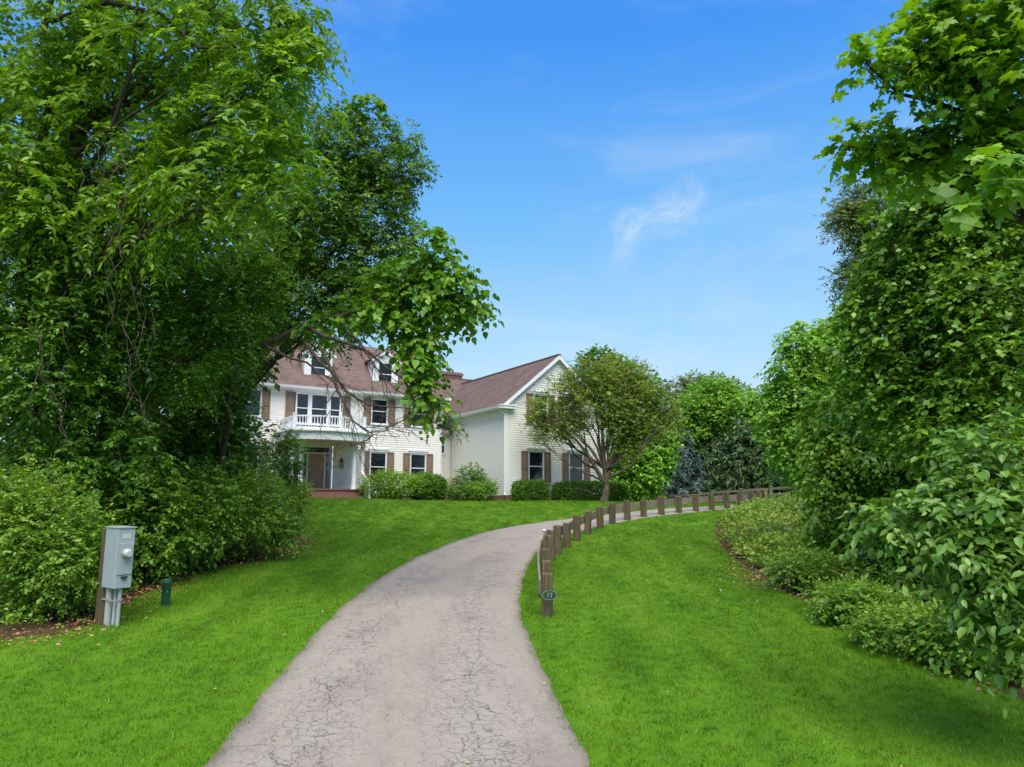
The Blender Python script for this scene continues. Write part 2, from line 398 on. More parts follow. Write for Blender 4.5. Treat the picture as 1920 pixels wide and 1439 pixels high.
def grassmat(n, out):
    p = pos(n)
    s = n.n('ShaderNodeSeparateColor', inp={0: n.n('ShaderNodeAttribute', attribute_name='var').outputs['Color']})
    big = n.noise(p, 0.55, 4, 0.6); mid = n.noise(p, 2.6, 3)
    k = n.m('ADD', n.m('ADD', n.m('MULTIPLY', s.outputs[0], 0.44), n.m('MULTIPLY', big, 0.36)), n.m('MULTIPLY', n.m('SUBTRACT', n.noise(n.v('MULTIPLY', p, (1.5, 0.32, 0.0)), 1.0, 3, 0.5), 0.5), 0.75))
    k = n.m('ADD', k, n.m('MULTIPLY', mid, 0.16))
    c = n.ramp(k, [(0.16, (0.055, 0.145, 0.006)), (0.42, (0.115, 0.250, 0.010)), (0.66, (0.185, 0.335, 0.020)), (0.90, (0.34, 0.45, 0.12))])
    pr = n.n('ShaderNodeBsdfPrincipled', inp={'Base Color': c, 'Roughness': 0.45, 'Specular IOR Level': 0.25})
    t = n.n('ShaderNodeBsdfTranslucent', inp={'Color': n.mix(1.0, c, (1.15, 1.1, 0.6), 'MULTIPLY')})
    mx = n.n('ShaderNodeMixShader', inp={0: 0.3, 1: pr.outputs[0], 2: t.outputs[0]}); n.link(mx.outputs[0], out.inputs[0])
M['grass'] = mat('grass_blades', grassmat)
def lawnmat(n, out):
    p = pos(n); big = n.noise(p, 0.55, 4, 0.6); mid = n.noise(p, 2.6, 3); fine = n.noise(n.v('MULTIPLY', p, (1, 1, 0.3)), 60.0, 3, 0.7)
    k = n.m('ADD', n.m('ADD', n.m('MULTIPLY', fine, 0.42), n.m('MULTIPLY', big, 0.4)), n.m('MULTIPLY', n.m('SUBTRACT', n.noise(n.v('MULTIPLY', p, (1.5, 0.32, 0.0)), 1.0, 3, 0.5), 0.5), 0.6))
    k = n.m('ADD', k, n.m('MULTIPLY', mid, 0.14))
    c = n.ramp(k, [(0.2, (0.046, 0.130, 0.005)), (0.5, (0.102, 0.235, 0.009)), (0.85, (0.175, 0.33, 0.02))])
    P_(n, out, c, 0.8, 0.1, fine, 0.8, 0.04)
M['lawn'] = mat('lawn_turf', lawnmat)
def soil(n, out):
    p = pos(n); a = n.noise(p, 1.2, 5); b = n.noise(p, 24.0, 4, 0.7)
    c = n.ramp(b, [(0.3, (0.035, 0.024, 0.014)), (0.55, (0.10, 0.066, 0.038)), (0.8, (0.20, 0.135, 0.08))])
    c = n.mix(n.m('MULTIPLY', n.smooth(a, 0.5, 0.7), 0.5), c, (0.05, 0.075, 0.02))
    P_(n, out, c, 0.95, 0.05, b, 0.9, 0.05)
M['soil'] = mat('woodland_soil', soil)
def asphalt(n, out):
    uv = n.n('ShaderNodeUVMap').outputs[0]; p = pos(n)
    sx = n.n('ShaderNodeSeparateXYZ', inp={0: uv}); u = sx.outputs[0]   # u: metres from the middle, v: metres along
    speck = n.noise(p, 95.0, 3, 0.75); grit = n.noise(p, 38.0, 3, 0.6); patch = n.noise(n.v('MULTIPLY', uv, (1.0, 0.45, 1)), 0.9, 4, 0.55, 0.6)
    wob = n.n('ShaderNodeTexNoise', inp={'Vector': uv, 'Scale': 3.2, 'Detail': 5.0, 'Roughness': 0.65})
    duv = n.v('ADD', uv, n.v('MULTIPLY', n.v('SUBTRACT', wob.outputs['Color'], (0.5, 0.5, 0.5)), (0.5, 0.5, 0)))
    def crack(sc, w, stretch=(1, 1, 1)):
        vo = n.n('ShaderNodeTexVoronoi', feature='DISTANCE_TO_EDGE', voronoi_dimensions='2D', inp={'Vector': n.v('MULTIPLY', duv, stretch), 'Scale': sc})
        return n.m('SUBTRACT', 1.0, n.smooth(vo.outputs['Distance'], 0.0, w))
    def band(c0, w):
        d = n.m('DIVIDE', n.m('SUBTRACT', u, c0), w); return n.m('EXPONENT', n.m('MULTIPLY', n.m('MULTIPLY', d, d), -1.0))
    trk = n.m('ADD', band(-1.02, 0.5), band(0.82, 0.52), clamp=True)
    brk = n.m('MULTIPLY', n.m('ADD', 0.22, n.m('MULTIPLY', trk, 0.78)), n.smooth(n.noise(n.v('MULTIPLY', uv, (1.0, 0.5, 1)), 1.3, 4), 0.28, 0.48))
    near = n.smooth(sx.outputs[1], 30.0, 11.0)
    fine = n.m('MULTIPLY', n.m('MULTIPLY', crack(5.0, 0.034), brk), n.m('ADD', 0.45, n.m('MULTIPLY', near, 0.55)))
    finer = n.m('MULTIPLY', n.m('MULTIPLY', crack(10.5, 0.055), brk), n.smooth(n.noise(uv, 2.4, 3), 0.46, 0.6))
    long_ = n.m('MULTIPLY', n.m('MULTIPLY', crack(1.0, 0.011, (2.3, 0.5, 1)), n.m('ADD', 0.25, n.m('MULTIPLY', trk, 0.75))), n.smooth(n.noise(uv, 0.7, 3), 0.34, 0.5))
    cr = n.m('MAXIMUM', n.m('MAXIMUM', n.m('MULTIPLY', n.m('MULTIPLY', fine, 0.85), n.smooth(n.noise(uv, 3.7, 3), 0.28, 0.46)), n.m('MULTIPLY', finer, 0.8)), n.m('MULTIPLY', long_, 0.95))
    c = n.ramp(speck, [(0.30, (0.148, 0.128, 0.102)), (0.5, (0.292, 0.256, 0.208)), (0.70, (0.49, 0.435, 0.36))])
    c = n.mix(n.m('MULTIPLY', grit, 0.4), c, (0.284, 0.250, 0.205))
    c = n.mix(n.m('MULTIPLY', n.smooth(patch, 0.46, 0.70), 0.58), c, (0.205, 0.168, 0.142))
    c = n.mix(n.m('MULTIPLY', trk, 0.35), c, (0.30, 0.275, 0.238))
    edge = n.m('ADD', n.m('ABSOLUTE', u), n.m('MULTIPLY', n.m('SUBTRACT', n.noise(uv, 2.2, 4), 0.5), 0.45))
    c = n.mix(n.m('MULTIPLY', n.smooth(edge, 1.74, 1.92), 0.5), c, n.mix(n.noise(uv, 7.0, 3), (0.10, 0.075, 0.045), (0.17, 0.145, 0.10)))
    c = n.mix(cr, c, (0.035, 0.032, 0.035))
    h = n.m('SUBTRACT', n.m('MULTIPLY', speck, 0.5), n.m('MULTIPLY', cr, 1.2))
    P_(n, out, c, 0.88, 0.2, h, 0.6, 0.012)
M['asphalt'] = mat('aged_asphalt', asphalt)

# ------------------------------------------------------------------ ground, lawn, driveway
def resample(P, n):
    P = np.asarray(P, float); d = np.r_[0, np.cumsum(np.linalg.norm(np.diff(P, axis=0), axis=1))]
    t = np.linspace(0, d[-1], n); return np.column_stack([np.interp(t, d, P[:, k]) for k in range(P.shape[1])])
def soften(P, it=3):
    P = np.array(P, float)
    for _ in range(it): P[1:-1] = P[1:-1] * 0.5 + (P[:-2] + P[2:]) * 0.25
    return P
DL = [(388, 1439), (440, 1372), (500, 1300), (560, 1228), (610, 1170), (660, 1122), (720, 1078), (780, 1045), (840, 1020), (905, 999), (960, 988), (1020, 979), (1080, 971.5), (1130, 966), (1180, 961.5), (1246, 954), (1300, 951.5), (1350, 950)]
DR = [(1105, 1439), (1075, 1375), (1045, 1310), (1016, 1245), (993, 1200), (979, 1165), (973, 1140), (974, 1110), (981, 1080), (998, 1045), (1020, 1022), (1050, 1009), (1095, 995), (1140, 984), (1200, 973), (1265, 965.5), (1330, 958), (1390, 953.5)]
gl = [gnd(*p)[:2] for p in DL]; gr = [gnd(*p)[:2] for p in DR]
def ext(a, b, L): a = np.array(a); b = np.array(b); return a + (a - b) / np.linalg.norm(a - b) * L
gl = [ext(gl[0], gl[1], 8.0)] + gl + [np.array([17.0, 38.6]), np.array([24.0, 38.0])]
gr = [ext(gr[0], gr[1], 8.0)] + gr + [np.array([17.2, 34.6]), np.array([24.0, 34.0])]
NST = 260
eL = soften(resample(soften(resample(gl, 70), 2), NST), 6); eR = soften(resample(soften(resample(gr, 70), 2), NST), 6)
DRIVE_POLY = np.concatenate([eL, eR[::-1]])
jit = np.convolve(rng.normal(0, 1, NST), np.ones(3) / 3, 'same')[:, None] * 0.045
dirn = nrm(eR - eL); eLj = eL + dirn * jit; eRj = eR + dirn * np.roll(jit, 9)
def build_drive():
    NC = 12; t = np.linspace(0, 1, NC + 1)
    P = eLj[:, None] + (eRj - eLj)[:, None] * t[None, :, None]
    z = terrain(P[..., 0], P[..., 1]) + 0.016 + 0.03 * (1 - (2 * t - 1) ** 2)[None]
    V = np.concatenate([P, z[..., None]], -1)
    sk0 = V[:, :1] + np.array([0, 0, -0.09]); sk1 = V[:, -1:] + np.array([0, 0, -0.09])
    V = np.concatenate([sk0, V, sk1], 1); m = NC + 3
    i = np.arange(NST - 1)[:, None] * m + np.arange(m - 1)[None]
    Fq = np.stack([i, i + 1, i + m + 1, i + m], -1).reshape(-1, 4)
    me = np_mesh('driveway', V.reshape(-1, 3), [Fq], smooth=True)
    along = np.r_[0, np.cumsum(np.linalg.norm(np.diff((eL + eR) / 2, axis=0), axis=1))]
    wd = np.linalg.norm(eR - eL, axis=1)
    tt_ = np.r_[0, t, 1]
    UV = np.stack([(tt_[None] - 0.5) * 3.7 + 0 * wd[:, None], np.repeat(along[:, None], m, 1)], -1).reshape(-1, 2)
    uvl = me.uv_layers.new(name='UVMap'); uvl.data.foreach_set('uv', UV[Fq.ravel()].astype(np.float32).ravel())
    tag(link('driveway', me, M['asphalt']), 'cracked grey asphalt driveway curving uphill to the right', 'driveway', kind='structure')
build_drive()

def inside(poly, X, Y):
    r = np.zeros(np.shape(X), bool); x0, y0 = poly[-1]
    for x1, y1 in poly:
        c = ((y1 > Y) != (y0 > Y)) & (X < (x0 - x1) * (Y - y1) / (y0 - y1 + 1e-12) + x1); r ^= c; x0, y0 = x1, y1
    return r
def poly_dist(poly, X, Y):
    """distance to the outline and nearest outline point"""
    best = np.full(np.shape(X), 1e9); bx = np.zeros_like(best); by = np.zeros_like(best)
    for (ax, ay), (cx_, cy_) in zip(poly, np.roll(poly, -1, axis=0)):
        dx, dy = cx_ - ax, cy_ - ay; L2 = dx * dx + dy * dy + 1e-12
        t = np.clip(((X - ax) * dx + (Y - ay) * dy) / L2, 0, 1); qx, qy = ax + t * dx, ay + t * dy
        d = np.hypot(X - qx, Y - qy); m_ = d < best
        best = np.where(m_, d, best); bx = np.where(m_, qx, bx); by = np.where(m_, qy, by)
    return best, bx, by

LLINE = [(0, 1198), (80, 1192), (175, 1172), (265, 1118), (340, 1082), (410, 1066), (500, 1048), (548, 1030), (566, 1008), (556, 972), (546, 945)]
RLINE = [(1440, 950.5), (1385, 958), (1345, 978), (1338, 992), (1352, 1026), (1412, 1078), (1500, 1124), (1640, 1196), (1800, 1266), (1920, 1316)]
Ll = [gnd(*p)[:2] for p in LLINE]; Rl = [gnd(*p)[:2] for p in RLINE]
LAWN_POLY = np.array([(-11, -8), (-10.5, 6), (-10.4, 10.4)] + [tuple(p) for p in Ll] + [(-14, 40.5), (-10, 48), (6, 48), (10, 46.5), (13, 45), (17, 41)]
                     + [tuple(p) for p in Rl] + [(9.2, 9.4), (9.2, 4), (9.5, -8)])
def build_lawn():
    st = 0.3
    xs = np.arange(-16, 20, st); ys = np.arange(-8, 48.5, st); X, Y = np.meshgrid(xs, ys)
    d, bx, by = poly_dist(LAWN_POLY, X, Y); near = d < st * 0.5
    X2 = np.where(near, bx, X); Y2 = np.where(near, by, Y)
    V = np.column_stack([X2.ravel(), Y2.ravel(), terrain(X2, Y2).ravel()]); nx = len(xs)
    i = (np.arange(len(ys) - 1)[:, None] * nx + np.arange(nx - 1)[None]).ravel()
    Fq = np.stack([i, i + 1, i + nx + 1, i + nx], -1)
    c = V[Fq].mean(1); keep = inside(LAWN_POLY, c[:, 0], c[:, 1]); Fq = Fq[keep]
    used = np.unique(Fq); mp = np.zeros(len(V), int); mp[used] = np.arange(len(used))
    tag(link('lawn', np_mesh('lawn', V[used], [mp[Fq]], smooth=True), M['lawn']), 'bright green mown lawn on both sides of the driveway', 'lawn', kind='structure')
build_lawn()
def build_ground():
    def axis(a, b, far, st): 
        o = [b]
        g = st
        while o[-1] < far: g *= 1.35; o.append(o[-1] + g)
        l = [a]; g = st
        while l[-1] > -far: g *= 1.35; l.append(l[-1] - g)
        return np.array(l[::-1] + list(np.arange(a + st, b, st)) + o)
    xs = axis(-25, 28, 900, 0.6); ys = axis(-10, 62, 900, 0.6); X, Y = np.meshgrid(xs, ys)
    V = np.column_stack([X.ravel(), Y.ravel(), (terrain(X, Y) - 0.035).ravel()]); nx = len(xs)
    i = (np.arange(len(ys) - 1)[:, None] * nx + np.arange(nx - 1)[None]).ravel()
    tag(link('ground', np_mesh('ground', V, [np.stack([i, i + 1, i + nx + 1, i + nx], -1)], smooth=True), M['soil']), 'brown woodland soil and leaf mould around the lawn', 'ground', kind='structure')
build_ground()

# ------------------------------------------------------------------ the house (local x runs along its front, y runs back into it)
HA = math.atan2(math.cos(math.atan((3350 - 960) / (F / CT))), math.sin(math.atan((3350 - 960) / (F / CT))))
HB = px(948, 937, 38.0)
house = thing('country_house', tuple(HB), 'cream clapboard two-storey house with brown shutters, dormers and pillared porch', 'house', rz=HA)
LAP = 0.115
def cut(iv, holes):
    out = [iv]
    for a, b in holes:
        nx = []
        for p, q in out:
            if b <= p or a >= q: nx.append((p, q)); continue
            if a > p: nx.append((p, a))
            if b < q: nx.append((b, q))
        out = nx
    return out
def siding(name, parent, fx, a0, a1, z0, z1, holes=(), clip=None):
    """lapped boards on one wall; fx(a, z, proud) -> local point; holes (a0,a1,z0,z1); clip(z) -> (lo, hi)"""
    b = MB(); z = z0
    while z < z1 - 0.01:
        zt = min(z + LAP, z1); zm = (z + zt) / 2
        lo, hi = (a0, a1) if clip is None else clip(zm)
        lo, hi = max(lo, a0), min(hi, a1)
        if hi > lo:
            for p, q in cut((lo, hi), [(h[0], h[1]) for h in holes if h[2] < zm < h[3]]):
                b.poly([fx(p, z, 0.03), fx(q, z, 0.03), fx(q, zt, 0.004), fx(p, zt, 0.004)])
                b.poly([fx(p, z, 0.0), fx(q, z, 0.0), fx(q, z, 0.03), fx(p, z, 0.03)])
        z += LAP
    o = b.build(name, M['siding'], parent, merge=False); o['kind'] = 'stuff'; return o
def front(y): return lambda a, z, p: (a, y - p, z)
def leftside(x): return lambda a, z, p: (x - p, a, z)
def rightside(x): return lambda a, z, p: (x + p, a, z)

def window(parent, x0, x1, z0, z1, y, split=True, blind=None, head=True, name='window'):
    """double-hung window facing local -y: casing with panes, meeting rail, sill, head"""
    c = 0.075
    f = MB()
    f.box(x0 - c, x0, y - 0.045, y + 0.05, z0 - c, z1 + c).box(x1, x1 + c, y - 0.045, y + 0.05, z0 - c, z1 + c)
    f.box(x0, x1, y - 0.043, y + 0.05, z1, z1 + c).box(x0, x1, y - 0.043, y + 0.05, z0 - c, z0)
    w = f.build(name, M['white'], parent)
    zm = (z0 + z1) / 2 + 0.02
    if split:
        MB().box(x0 + 0.002, x1 - 0.002, y - 0.012, y + 0.04, zm - 0.022, zm + 0.022).build('meeting_rail', M['white'], w)
        MB().box(x0, x1, y + 0.005, y + 0.012, zm + 0.02, z1).build('pane', M['glass'], w)
        MB().box(x0, x1, y + 0.025, y + 0.032, z0, zm - 0.02).build('pane', M['glass'], w)
    else: MB().box(x0, x1, y + 0.005, y + 0.012, z0, z1).build('pane', M['glass'], w)
    MB().box(x0 - c - 0.03, x1 + c + 0.03, y - 0.09, y - 0.046, z0 - c - 0.03, z0 - c + 0.015).build('sill', M['white'], w)
    if head: MB().box(x0 - c - 0.05, x1 + c + 0.05, y - 0.085, y - 0.0, z1 + c + 0.002, z1 + c + 0.10).box(x0 - c - 0.09, x1 + c + 0.09, y - 0.12, y, z1 + c + 0.102, z1 + c + 0.14).build('head_trim', M['white'], w)
    MB().box(x0 - 0.3, x1 + 0.3, y + 0.75, y + 0.8, z0 - 0.4, z1 + 0.3).build('dark_room_backing', M['inside'], w)  # dark sheet behind the panes stands in for the unlit room
    if blind == 'slats':
        b = MB(); z = z1 - 0.02
        while z > z0 + 0.05: b.poly([(x0, y + 0.07, z), (x1, y + 0.07, z), (x1, y + 0.10, z - 0.035), (x0, y + 0.10, z - 0.035)]); z -= 0.062
        b.build('blind', M['blind'], w)
    elif blind == 'half':
        MB().box(x0, x1, y + 0.07, y + 0.08, z0 + (z1 - z0) * 0.72, z1).build('shade', M['blind'], w)
    elif blind == 'curtain':
        b = MB(); n = 14
        for a, e in ((x0, x0 + 0.16), (x1 - 0.16, x1)):
            pts = [(a + (e - a) * k / n, y + 0.12 + 0.02 * math.sin(k * 1.6)) for k in range(n + 1)]
            for p, q in zip(pts, pts[1:]): b.poly([(*p, z0), (*q, z0), (*q, z1), (*p, z1)])
        b.build('curtain', M['blind'], w)
    return w
def shutter(parent, x0, x1, z0, z1, y):
    b = MB(); zm = z0 + (z1 - z0) * 0.47; st = 0.055; yb = y - 0.035
    b.box(x0, x0 + st, yb - 0.02, y, z0, z1).box(x1 - st, x1, yb - 0.02, y, z0, z1)
    for a, e in ((z0, z0 + 0.07), (zm - 0.045, zm + 0.045), (z1 - 0.07, z1)): b.box(x0 + st, x1 - st, yb - 0.018, y, a, e)
    for a, e in ((z0 + 0.07, zm - 0.045), (zm + 0.045, z1 - 0.07)):
        b.box(x0 + st, x1 - st, yb + 0.012, y, a, e)
        b.box(x0 + st + 0.035, x1 - st - 0.035, yb - 0.004, yb + 0.012, a + 0.04, e - 0.04)
    return b.build('shutter', M['shutter'], parent)
def roof_plane(name, parent, A, B, C, D, course=0.14, th=0.012):
    """A-B eave edge, D-C top edge; stepped shingle courses"""
    A, B, C, D = (np.array(p, float) for p in (A, B, C, D)); L = (np.linalg.norm(D - A) + np.linalg.norm(C - B)) / 2
    n = max(1, round(L / course)); nr = nrm(np.cross(B - A, D - A)); nr = nr if nr[2] > 0 else -nr
    ex = nrm(B - A); b = MB()
    for k in range(n):
        t0, t1 = k / n, (k + 1) / n
        p0, p1, q0, q1 = A + (D - A) * t0, B + (C - B) * t0, A + (D - A) * t1, B + (C - B) * t1
        U = lambda p, t: (float(np.dot(p - A, ex)), t * n * course)
        b.poly([p0 + nr * th, p1 + nr * th, q1 + nr * 0.001, q0 + nr * 0.001], [U(p0, t0), U(p1, t0), U(q1, t1), U(q0, t1)])
        b.poly([p0, p1, p1 + nr * th, p0 + nr * th], [U(p0, t0), U(p1, t0), U(p1, t0), U(p0, t0)])
    o = b.build(name, M['roof'], parent, merge=False); o['kind'] = 'stuff'; return o

# --- gable wing
GW, GE, GAPX, GEAV = 6.24, 4.90, 3.12, 4.72     # width, wall top, apex x, eave height
SL = 0.832                                      # roof slope
RZ = 7.52                                       # ridge
LEN = 12.5
def gclip(z): 
    if z < 4.75: return (0.0, GW)
    d = (RZ - 0.10 - z) / SL; return (GAPX - d, GAPX + d)
gw1 = [(1.37, 2.18, 0.93, 2.37), (3.86, 4.67, 0.93, 2.37)]
gw2 = [(1.68, 2.46, 3.86, 5.30), (3.60, 4.38, 3.86, 5.30)]
holes = [(a - 0.07, b + 0.07, c - 0.07, d + 0.07) for a, b, c, d in gw1 + gw2]
siding('siding', house, front(0.0), 0.0, GW, 0.22, 7.45, holes, gclip)
siding('siding', house, leftside(0.0), 0.0, 9.2, 0.22, 4.82)
siding('siding', house, rightside(GW), 0.0, LEN, 0.22, 4.82)
for x0, x1, z0, z1 in gw1:
    window(house, x0, x1, z0, z1, 0.0); shutter(house, x0 - 0.075 - 0.40, x0 - 0.08, z0 - 0.08, z1 + 0.06, -0.022); shutter(house, x1 + 0.08, x1 + 0.475, z0 - 0.08, z1 + 0.06, -0.022)
for x0, x1, z0, z1 in gw2:
    window(house, x0, x1, z0, z1, 0.0, blind='half'); shutter(house, x0 - 0.475, x0 - 0.08, z0 - 0.08, z1 + 0.06, -0.022); shutter(house, x1 + 0.08, x1 + 0.475, z0 - 0.08, z1 + 0.06, -0.022)
MB().box(-0.01, GW + 0.01, -0.015, LEN, -0.6, 0.215).build('foundation', M['brick'], house)
# corner boards
MB().box(-0.034, 0.12, -0.034, -0.002, 0.2, 4.70).box(-0.034, -0.004, -0.002, 0.12, 0.2, 4.70).build('corner_board', M['white'], house)
MB().box(GW - 0.12, GW + 0.034, -0.034, -0.002, 0.2, 4.70).box(GW + 0.004, GW + 0.034, -0.002, 0.12, 0.2, 4.70).build('corner_board', M['white'], house)
OV = 0.32; GO = 0.28     # eave and gable overhang
zl = RZ - SL * (GAPX + OV)
roof_plane('shingle_roof', house, (-OV, -GO, zl), (-OV, 12.4, zl), (GAPX, 12.4, RZ), (GAPX, -GO, RZ))
roof_plane('shingle_roof', house, (GW + OV, -GO, zl), (GW + OV, LEN, zl), (GAPX, LEN, RZ), (GAPX, -GO, RZ))
MB().box(GAPX - 0.09, GAPX + 0.09, -GO - 0.005, 10.8, RZ - 0.045, RZ + 0.035).build('ridge_cap', M['roof'], house)
# rake boards, soffits, gutter, eave return
for sx in (-1, 1):
    p = [(GAPX, RZ - 0.012), (GAPX + sx * (GAPX + OV), zl - 0.012), (GAPX + sx * (GAPX + OV), zl - 0.24), (GAPX, RZ - 0.24)]
    MB().prism(p, -GO + 0.002, -GO + 0.035).build('rake_board', M['white'], house)
    q = [(GAPX, RZ - 0.08), (GAPX + sx * (GAPX + OV - 0.02), zl - 0.08), (GAPX + sx * (GAPX + OV - 0.02), zl - 0.10), (GAPX, RZ - 0.10)]
    MB().prism(q, -GO + 0.036, -0.024).build('rake_soffit', M['white'], house)
    q = [(GAPX, RZ - 0.102), (GAPX + sx * GAPX, RZ - 0.102 - SL * GAPX), (GAPX + sx * GAPX, RZ - 0.33 - SL * GAPX), (GAPX, RZ - 0.33)]
    MB().prism(q, -0.05, -0.023).build('frieze_board', M['white'], house)
MB().box(-OV + 0.02, -0.03, -GO + 0.03, 9.1, zl - 0.10, zl - 0.08).box(-OV, -OV + 0.02, -GO + 0.04, 9.1, zl - 0.2, zl - 0.02).build('eave_soffit', M['white'], house)
MB().box(GW + 0.03, GW + OV - 0.02, -GO + 0.03, LEN, zl - 0.10, zl - 0.08).box(GW + OV - 0.02, GW + OV, -GO + 0.04, LEN, zl - 0.2, zl - 0.02).build('eave_soffit', M['white'], house)
def gutter(parent, pts, r=0.075):
    """half-round gutter from a profile swept along x or y (straight)"""
    (x0, y0, z0), (x1, y1, z1) = pts; b = MB(); prof = [(-r, 0.03), (-r, 0.0), (-r * 0.8, -r * 0.7), (-r * 0.2, -r), (r * 0.6, -r), (r, 0.03)]
    d = np.array([x1 - x0, y1 - y0, 0]); d = d / np.linalg.norm(d); s = np.array([d[1], -d[0], 0])
    A = [np.array((x0, y0, z0)) + s * a + np.array((0, 0, c)) for a, c in prof]; B = [np.array((x1, y1, z1)) + s * a + np.array((0, 0, c)) for a, c in prof]
    n = len(prof)
    for i in range(n): b.poly([A[i], B[i], B[(i + 1) % n], A[(i + 1) % n]])
    b.poly(A[::-1]); b.poly(B); return b.build('gutter', M['white'], parent)
gutter(house, ((-OV - 0.078, 9.1, zl - 0.07), (-OV - 0.078, -GO - 0.02, zl - 0.07)))
MB().box(-OV - 0.15, 0.42, -GO - 0.02, -0.05, zl - 0.19, zl - 0.06).box(-OV - 0.17, 0.46, -GO - 0.05, -0.05, zl - 0.058, zl + 0.0).build('eave_return', M['white'], house)
MB().tube([(-OV - 0.05, -0.1, zl - 0.14), (-OV - 0.05, -0.1, zl - 0.26), (-0.09, -0.06, zl - 0.52), (-0.09, -0.06, 0.32), (-0.13, -0.2, 0.2)], 0.045, 8).build('downspout', M['white'], house)

# --- main wing
LX0, LX1, LY, LZE = -14.8, -1.1, 5.0, 5.42
lc = -7.95
w2 = [(lc + o - 0.40, lc + o + 0.40, 3.96, 5.17) for o in (5.5, 3.25, -3.25, -5.5)]
w1 = [(lc + o - 0.40, lc + o + 0.40, 0.95, 2.40) for o in (5.5, 3.25, -3.25, -5.5)]
tri = [(lc - 1.07, lc - 0.53, 3.75, 5.17), (lc - 0.33, lc + 0.33 + 0.10, 3.75, 5.17), (lc + 0.63, lc + 1.09, 3.75, 5.17)]
holes = [(a - 0.07, b + 0.07, c - 0.07, d + 0.07) for a, b, c, d in w1 + w2] + [(lc - 1.2, lc + 1.22, 3.6, 5.25), (lc - 0.85, lc + 0.85, 0.3, 2.62)]
siding('siding', house, front(LY), LX0, LX1, 0.25, 5.30, holes)
siding('siding', house, rightside(LX1), LY, 13.0, 0.25, 8.9, (), lambda z: (LY, 13.0) if z < 5.4 else ((LY + 0.1 + (z - 5.45) / 1.24, 13.0 - (z - 5.45) / 1.24) if z < 8.3 else (LY + 2.4 + (z - 8.3) * 4, 10.6 - (z - 8.3) * 4)))
MB().box(LX0, LX1 - 0.005, LY + 0.01, 13.0, -0.6, 0.245).build('foundation', M['brick'], house)
MB().box(LX1 - 0.13, LX1 + 0.034, LY - 0.034, LY - 0.002, 0.2, 5.28).box(LX1 + 0.004, LX1 + 0.034, LY - 0.002, LY + 0.13, 0.2, 5.28).build('corner_board', M['white'], house)
for i, (x0, x1, z0, z1) in enumerate(w1 + w2):
    window(house, x0, x1, z0, z1, LY, blind=('curtain' if i == 4 else 'half' if i in (0, 1) else None), head=i < 4)
    for a, b in ((x0 - 0.465, x0 - 0.08), (x1 + 0.08, x1 + 0.465)): shutter(house, a, b, z0 - 0.10, z1 + 0.08, LY - 0.022)
for k, (x0, x1, z0, z1) in enumerate(tri): window(house, x0, x1, z0, z1, LY, blind='slats' if k == 1 else 'half' if k == 0 else None, head=False)
MB().box(lc - 1.25, lc + 1.28, LY - 0.06, LY - 0.046, 5.25, 5.33).box(lc - 0.448, lc - 0.412, LY - 0.05, LY + 0.04, 3.6, 5.24).box(lc + 0.513, lc + 0.547, LY - 0.05, LY + 0.04, 3.6, 5.24).build('window_surround', M['white'], house)
shutter(house, lc - 1.64, lc - 1.22, 3.65, 5.25, LY - 0.022); shutter(house, lc + 1.26, lc + 1.66, 3.65, 5.25, LY - 0.022)
# gambrel roof: steep lower slope, shallow top
ez = 5.52; ov = 0.34
roof_plane('shingle_roof', house, (LX0 - 0.2, LY - ov, ez), (LX1 + 0.2, LY - ov, ez), (LX1 + 0.2, LY + 2.1, 8.42), (LX0 - 0.2, LY + 2.1, 8.42))
roof_plane('shingle_roof', house, (LX0 - 0.2, LY + 2.1, 8.42), (LX1 + 0.2, LY + 2.1, 8.42), (LX1 + 0.2, LY + 4.0, 8.85), (LX0 - 0.2, LY + 4.0, 8.85))
roof_plane('shingle_roof', house, (LX0 - 0.2, 13.3, ez), (LX1 + 0.2, 13.3, ez), (LX1 + 0.2, LY + 4.0, 8.85), (LX0 - 0.2, LY + 4.0, 8.85))
MB().box(LX0 - 0.2, LX1 + 0.2, LY - ov, LY - ov + 0.025, ez - 0.16, ez - 0.005).box(LX0, LX1 + 0.2, LY - ov + 0.026, LY - 0.005, ez - 0.16, ez - 0.13).box(LX0, LX1, LY - 0.05, LY - 0.024, 5.19 + 0.12, ez - 0.161).build('eave_fascia', M['white'], house)
gutter(house, ((LX0 - 0.2, LY - ov - 0.078, ez - 0.05), (LX1 + 0.22, LY - ov - 0.078, ez - 0.05)))
rk = [(LY - ov, ez), (LY + 2.1, 8.42), (LY + 4.0, 8.85), (LY + 4.0, 8.67), (LY + 2.2, 8.25), (LY - ov, ez - 0.2)]
b = MB(); b.poly([(LX1 + 0.2, y, z) for y, z in rk]); b.poly([(LX1 + 0.17, y, z) for y, z in rk][::-1])
for (ya, za), (yb, zb) in zip(rk, rk[1:] + rk[:1]): b.poly([(LX1 + 0.2, ya, za), (LX1 + 0.17, ya, za), (LX1 + 0.17, yb, zb), (LX1 + 0.2, yb, zb)])
b.build('rake_board', M['white'], house)
MB().tube([(LX1 + 0.05, LY - ov - 0.04, ez - 0.12), (LX1 + 0.05, LY - ov, ez - 0.26), (LX1 - 0.02, LY - 0.09, ez - 0.5), (LX1 - 0.02, LY - 0.09, 0.3), (LX1, LY - 0.2, 0.2)], 0.045, 8).build('downspout', M['white'], house)
